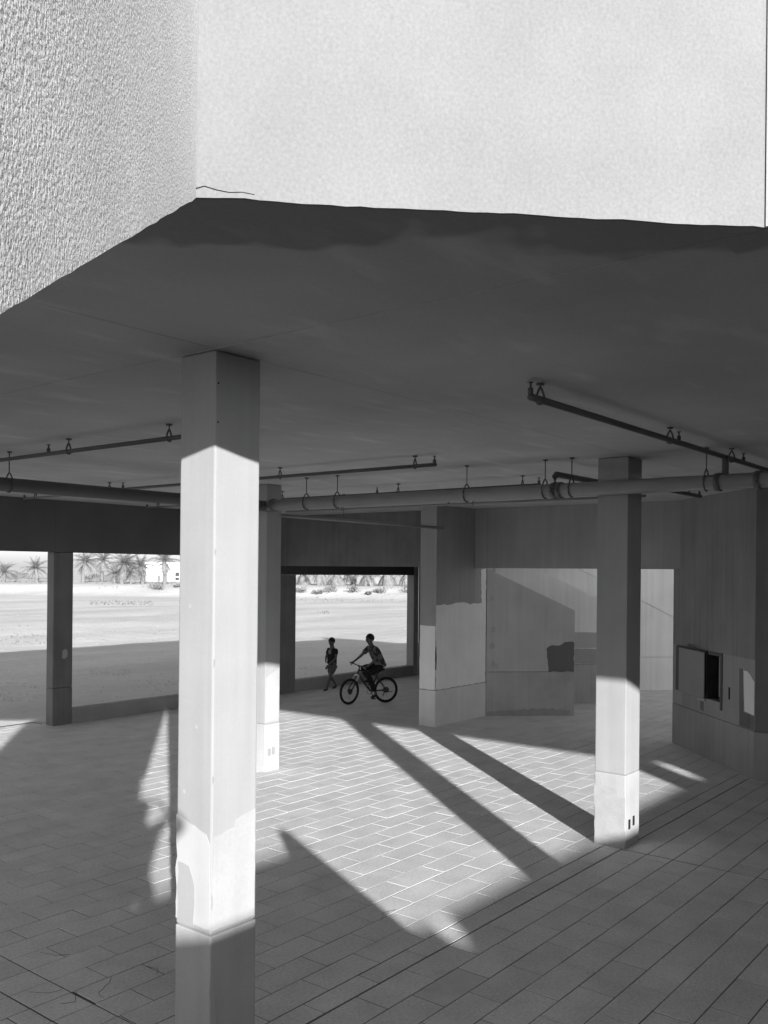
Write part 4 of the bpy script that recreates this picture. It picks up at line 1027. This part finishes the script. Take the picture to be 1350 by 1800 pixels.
x_, y_ = at_px(200, 160); w1 = thing('boundary_wall', 'low grey boundary wall behind the palms in the second opening', 'wall', (x_, y_, 1)); hbox(150, 256, 160, 1010, 1026, .4, 'wall_panel', M['farwall'], w1)
x_, y_ = at_px(40, 160); w2 = thing('boundary_wall', 'low grey wall behind the two leftmost palms', 'wall', (x_, y_, 1)); hbox(-60, 128, 160, 1014, 1027, .4, 'wall_panel', M['farwall'], w2); hbox(20, 52, 170, 1008, 1027, 5, 'shed', M['farwall'], w2)
x_, y_ = at_px(620, 150); w3 = thing('boundary_wall', 'pale wall behind the palm row in the window opening', 'wall', (x_, y_, 1)); hbox(470, 790, 140, 985, 1026, .4, 'wall_panel', M['far_hedge'], w3)

# dry tufts and stones scattered on the sand
def scatter(name, regions, seed, kind='tuft'):
    r_ = random.Random(seed); v = []; f = []
    for (px0, px1, py0, py1, n, s0, s1) in regions:
        for _ in range(n):
            px = r_.uniform(px0, px1); py = r_.uniform(py0, py1)
            b0 = (py - 1002 - 0.0095 * (px - 675)); D = (EYE + 0.17) * 1610 / b0
            x, y = at_px(px, D)
            if y < 17.3 and x < 23.2: continue
            z = zsand(x, y); s_ = r_.uniform(s0, s1)
            if kind == 'tuft':
                for k in range(5):
                    a = r_.uniform(0, 6.28); b = len(v); w_ = 0.12 * s_
                    v += [(x + math.cos(a) * w_, y + math.sin(a) * w_, z - .02), (x - math.cos(a) * w_, y - math.sin(a) * w_, z - .02), (x + math.sin(a) * s_ * .6, y + math.cos(a) * s_ * .6, z + s_ * r_.uniform(.4, .9))]; f.append((b, b + 1, b + 2))
            else:
                b = len(v); n_ = 6
                for k in range(n_):
                    a = k * 6.283 / n_; v.append((x + math.cos(a) * s_ * r_.uniform(.7, 1.2), y + math.sin(a) * s_ * r_.uniform(.7, 1.2), z - .02))
                v.append((x + r_.uniform(-.3, .3) * s_, y, z + s_ * r_.uniform(.3, .6)))
                for k in range(n_): f.append((b + k, b + (k + 1) % n_, b + n_))
    return MB().add(v, f).obj(name, M['bush'] if kind == 'tuft' else M['stone'])
tf = scatter('dry_tufts', [(160, 270, 1057, 1064, 150, .12, .3), (20, 80, 1112, 1130, 60, .05, .14), (0, 316, 1070, 1128, 120, .04, .1), (150, 316, 1034, 1046, 120, .15, .4), (0, 75, 1034, 1042, 50, .15, .35), (560, 580, 1075, 1080, 30, .08, .2), (525, 725, 1045, 1058, 130, .1, .3), (160, 230, 1178, 1186, 70, .02, .06), (200, 316, 1186, 1205, 70, .02, .05), (0, 80, 1200, 1235, 90, .02, .05), (525, 725, 1170, 1203, 130, .02, .05)], 5)
tag(tf, kind='stuff')
sc_ = scatter('sand_stones', [(0, 316, 1070, 1240, 300, .015, .05), (525, 725, 1060, 1200, 260, .015, .05), (150, 316, 1195, 1240, 60, .01, .025), (0, 80, 1200, 1262, 60, .01, .025)], 6, 'stone')
tag(sc_, kind='stuff')
